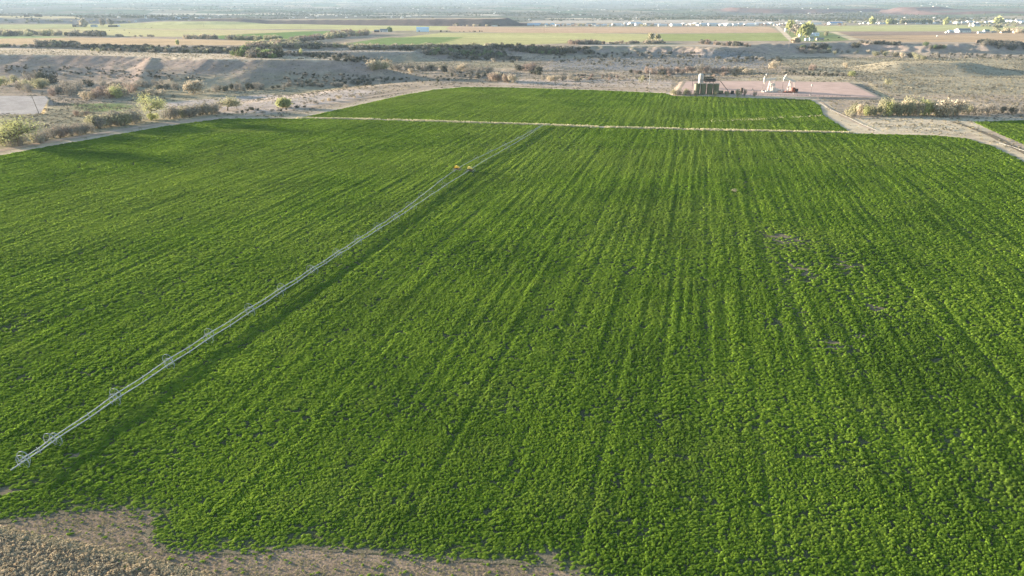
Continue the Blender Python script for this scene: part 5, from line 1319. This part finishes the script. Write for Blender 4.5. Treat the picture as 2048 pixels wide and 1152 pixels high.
building(402, 37.5, 8, 3, 'white house with dark roof right end of the low bench houses', 'white', 'greyroof', .6, 0, .5, 'house', 'house')
building(271, 44.5, 3, 2.5, 'tiny white cabin on the slope below the low bench', 'white', 'whiteroof', .8, 0, name='cabin', cat='cabin')
building(989, 52.8, 10, 3.5, 'pale building at the foot of the dark far mesa', 'white', 'brownwood', .5, 0)
# right far sheds
building(1929, 65, 23, 6.5, 'largest white shed with grey roof beyond the brown field', 'white', 'greyroof', .4, .15, .5)
building(1918, 64.5, 11, 6, 'white gabled shed joined to the left of the largest white shed', 'white', 'whiteroof', .8, .5, .5)
building(1901, 65.5, 7, 4.5, 'white rounded shed left of the largest white shed', 'white', 'whiteroof', .8, .1, .45)
building(1907, 65.5, 3.6, 3.8, 'narrow white shed between the rounded shed and the gabled one', 'white', 'whiteroof', .9, .1, .45)
building(1894, 66, 4, 2.4, 'smallest white shed at the left end of the white sheds', 'white', 'whiteroof', .8, .1, .45)
building(1974, 64, 9, 4, 'white shed with green roof right of the largest white shed', 'white', 'greenroof', .6, .1, .5)
building(1964, 66.5, 13, 2.4, 'long pale trailer before the green roofed shed', 'white', 'whiteroof', .3, 0, .2, 'trailer', 'trailer')
building(1988, 65.5, 9, 2.6, 'low grey shed right of the green roofed shed', 'tan', 'greyroof', .5, 0, .4)
building(2012, 66, 16, 2.6, 'long low brown shed near the right frame edge', 'tan', 'brownwood', .3, 0, .4)
building(2030, 65.5, 5, 3.5, 'small white shed by the tan bushes at the right edge', 'white', 'whiteroof', .7, 0, .4)
building(1953, 52.5, 13, 5.5, 'grey roofed farmhouse beside the twin pale silos', 'white', 'greyroof', .7, .2, .5, 'farmhouse', 'farmhouse')
for k, dx in enumerate((0, 3.2)):
    X, Y, Z = [float(v[0]) for v in hit(1938.5 + dx, 53.5)]
    t = thing('grain_silo', ['taller tan silo, left of the twin silos by the farmhouse', 'shorter pale silo, right of the twin silos by the farmhouse'][k], 'silo', (X, Y, Z), 0); h = 12 if k == 0 else 10
    MB().bar((0, 0, 0), (0, 0, h), 2.2, seg=18).build('shell', M['tan' if k == 0 else 'white'], t); MB().bar((0, 0, h), (0, 0, h + 1.2), 2.2, .4, 18).build('roof', M['greyroof'], t)
X, Y, Z = [float(v[0]) for v in hit(1874, 75.5)]
t = thing('seed_hopper', 'small pale hopper standing in the brown field', 'hopper', (X, Y, Z), 0); MB().bar((0, 0, 1.5), (0, 0, 3.5), .5, 2.2, 14).bar((0, 0, 3.5), (0, 0, 5), 2.2, .4, 14).build('bin', M['concrete'], t); MB().bar((-1, 0, 0), (-1, 0, 2.5), .12).bar((1, 0, 0), (1, 0, 2.5), .12).build('leg_frame', M['dark'], t)
X, Y, Z = [float(v[0]) for v in hit(1954.5, 86.3)]
t = thing('water_trailer', 'dark boxy stock trailer at the scarp top right of the orange slope', 'trailer', (X, Y, Z), 0); MB().box((0, 0, 2.6), (4.6, 2.4, 3.6), bev=.08).build('body', M['brownwood'], t); MB().box((0, 0, 4.45), (5, 2.7, .2)).build('roof', M['dark'], t)
for x in (-1.2, 1.2):
    for y in (-1.25, 1.25): MB().bar((x, y - .15, .5), (x, y + .15, .5), .5, seg=14).build('wheel', M['rubber'], t)

# town: a strip of pale sheds and houses
def shed_mesh(w, d, h, rh, wall, roof):
    mb = MB(); mb.box((0, 0, h / 2 - .4), (w, d, h + .8)); nb = len(mb.bm.faces)
    for s in (-1, 1):
        x = s * w / 2; mb.bm.faces.new([mb.bm.verts.new(v) for v in ((x, -d / 2, h), (x, d / 2, h), (x, 0, h + rh * .96))])
    nf = len(mb.bm.faces); gable(mb, w, d, h, rh)
    mb.bm.faces.ensure_lookup_table()
    for f in mb.bm.faces[nf:]: f.material_index = 1
    me = mb.mesh('town_shed', M[wall]); me.materials.append(M[roof]); return me
TS = [shed_mesh(26, 14, 4.5, 1.6, 'white', 'whiteroof'), shed_mesh(18, 12, 4, 2.2, 'white', 'greyroof'), shed_mesh(34, 18, 6, 2, 'white', 'whiteroof'), shed_mesh(14, 9, 3.2, 1.8, 'tan', 'greyroof'), shed_mesh(22, 14, 5, 1.6, 'bluewhite', 'blue'), shed_mesh(12, 8, 3, 1.5, 'white', 'whiteroof')]
def town(x0, y0, x1, y1, n, kinds, label, group, jy=1.2):
    for i in range(n):
        t = (i + random.uniform(.1, .9)) / n; X, Y, Z = [float(v[0]) for v in hit(x0 + (x1 - x0) * t, y0 + (y1 - y0) * t + random.uniform(-jy, jy))]
        o = put('town_shed', TS[random.choice(kinds)], None, (X, Y, Z)); o.rotation_euler = (0, 0, random.choice((0, 0, 1.57)) + random.uniform(-.15, .15)); k = random.uniform(.8, 1.3); o.scale = (k, k, random.uniform(.9, 1.3)); tag(o, label, 'shed', group)
town(1060, 50.5, 1120, 51.5, 9, [4, 4, 3], 'blue roofed shed at the end of the dark far mesa', 'blue roofed sheds by the far mesa')
town(1120, 50.5, 1230, 51.5, 16, [3, 1, 3, 5], 'small dull house in the left part of the far town strip', 'dull houses of the far town', 1.4)
town(1230, 50.5, 1400, 51, 24, [0, 1, 5, 2, 3], 'pale shed in the middle of the far town strip', 'pale sheds of the middle town', 1.5)
town(1400, 50.5, 1560, 50.5, 24, [0, 2, 0, 5], 'bright white shed in the right half of the far town strip', 'white sheds of the right town', 1.5)
town(1560, 49.5, 1640, 49, 9, [0, 0, 5], 'white shed in the far town strip behind the farm grove', 'white sheds behind the farm grove', .8)
building(1672, 49, 23, 4, 'long white warehouse with blue roof right of the farm grove', 'white', 'blue', .4, .1, .35, 'warehouse', 'warehouse')
town(1715, 47.8, 1800, 47.8, 9, [1, 3, 5, 0], 'small pale house behind the far yellowish field', 'pale houses behind the yellowish field', .5)
town(1795, 47.6, 1880, 47.6, 8, [5, 0, 3], 'pale house at the foot of the poplar row', 'pale houses under the poplar row', .3)
town(1895, 46.5, 1990, 45.5, 14, [0, 5, 2, 0], 'white house in the strip right of the poplar row', 'white houses right of the poplar row', 1.2)
town(2010, 44, 2075, 45, 12, [0, 2, 5, 1], 'white building in the cluster at the far right edge', 'white buildings at the far right edge', 2.5)
# cattle in the left bench fields
def cow_mesh():
    mb = MB()
    mb.tube([(-1.0, 0, 1.1), (-.85, 0, 1.15), (-.3, 0, 1.1), (.4, 0, 1.12), (.9, 0, 1.2), (1.15, 0, 1.15)], [.12, .36, .42, .40, .34, .18], 10)
    mb.tube([(1.0, 0, 1.25), (1.35, 0, 1.25), (1.6, 0, 1.0), (1.8, 0, .85)], [.26, .2, .17, .1], 8)
    for x in (-.75, .75):
        for y in (-.2, .2): mb.tube([(x, y, 1.0), (x + .04, y, .55), (x, y, 0)], [.16, .09, .07], 6)
    mb.tube([(-1.0, 0, 1.25), (-1.15, 0, .8), (-1.12, 0, .5)], [.05, .03, .05], 5)
    return mb.mesh('cow', M['hide'])
CM = cow_mesh()
for (x_, y_) in [(149.5, 59), (155, 61.5), (158, 61.8), (185, 61.4), (193, 61.5), (219, 61.6), (249, 61.4), (259, 66.5), (291, 55.3), (303, 55.5), (1655, 80.5), (1677, 76.7)]:
    X, Y, Z = [float(v[0]) for v in hit(x_, y_)]
    o = put('cow', CM, None, (X, Y, Z)); o.scale = (1.5, 1.5, 1.5); o.rotation_euler = (0, 0, random.uniform(0, 6.28))
    tag(o, 'dark cow grazing on the left bench fields' if x_ < 1000 else 'dark cow grazing beside the farm sheds', 'cow', 'cattle on the left bench fields' if x_ < 1000 else 'cattle beside the farm')

# ------------------------------------------------------------------ light, sky and air
SUN_EL, SUN_AZ = 6.6, 156.0            # azimuth counter-clockwise from +X
sl_ = bpy.data.lights.new('sun', 'SUN'); sl_.energy = 5.0; sl_.angle = R(.55); sl_.color = (1.0, .86, .68)
so = bpy.data.objects.new('sun', sl_); C.objects.link(so); so.location = (0, 0, 300)
d = -Vector((math.cos(R(SUN_AZ)) * math.cos(R(SUN_EL)), math.sin(R(SUN_AZ)) * math.cos(R(SUN_EL)), math.sin(R(SUN_EL))))
so.rotation_euler = d.to_track_quat('-Z', 'Y').to_euler()
w = bpy.data.worlds.new('World'); sc.world = w; w.use_nodes = True
nt = w.node_tree; bg = nt.nodes['Background']
sky = nt.nodes.new('ShaderNodeTexSky'); sky.sky_type = 'NISHITA'; sky.sun_disc = False
sky.sun_elevation = R(SUN_EL); sky.sun_rotation = R(90 - SUN_AZ); sky.altitude = 1500; sky.air_density = 1.0; sky.dust_density = 1.2
nt.links.new(sky.outputs[0], bg.inputs['Color']); bg.inputs['Strength'].default_value = .09
hz_ = MB(); hz_.box((0, 7000, 150), (28000, 15000, 330)); hm = bpy.data.materials.new('haze_air'); hm.use_nodes = True; hm.node_tree.nodes.clear()
o_ = hm.node_tree.nodes.new('ShaderNodeOutputMaterial'); pv = hm.node_tree.nodes.new('ShaderNodeVolumePrincipled'); pv.inputs['Color'].default_value = (.52, .68, .86, 1); pv.inputs['Density'].default_value = 3.3e-5; pv.inputs['Anisotropy'].default_value = .1
hm.node_tree.links.new(pv.outputs[0], o_.inputs['Volume'])
tag(hz_.build('haze', hm), 'pale blue haze over the valley', 'haze', kind='stuff')
sc.view_settings.view_transform = 'Standard'; sc.view_settings.look = 'None'; sc.view_settings.exposure = 2.6; sc.view_settings.gamma = 1
sc.render.engine = 'CYCLES'
sc.cycles.max_bounces = 5; sc.cycles.diffuse_bounces = 3; sc.cycles.volume_bounces = 1; sc.cycles.use_denoising = True; sc.cycles.denoising_prefilter = 'NONE'; sc.cycles.use_adaptive_sampling = False
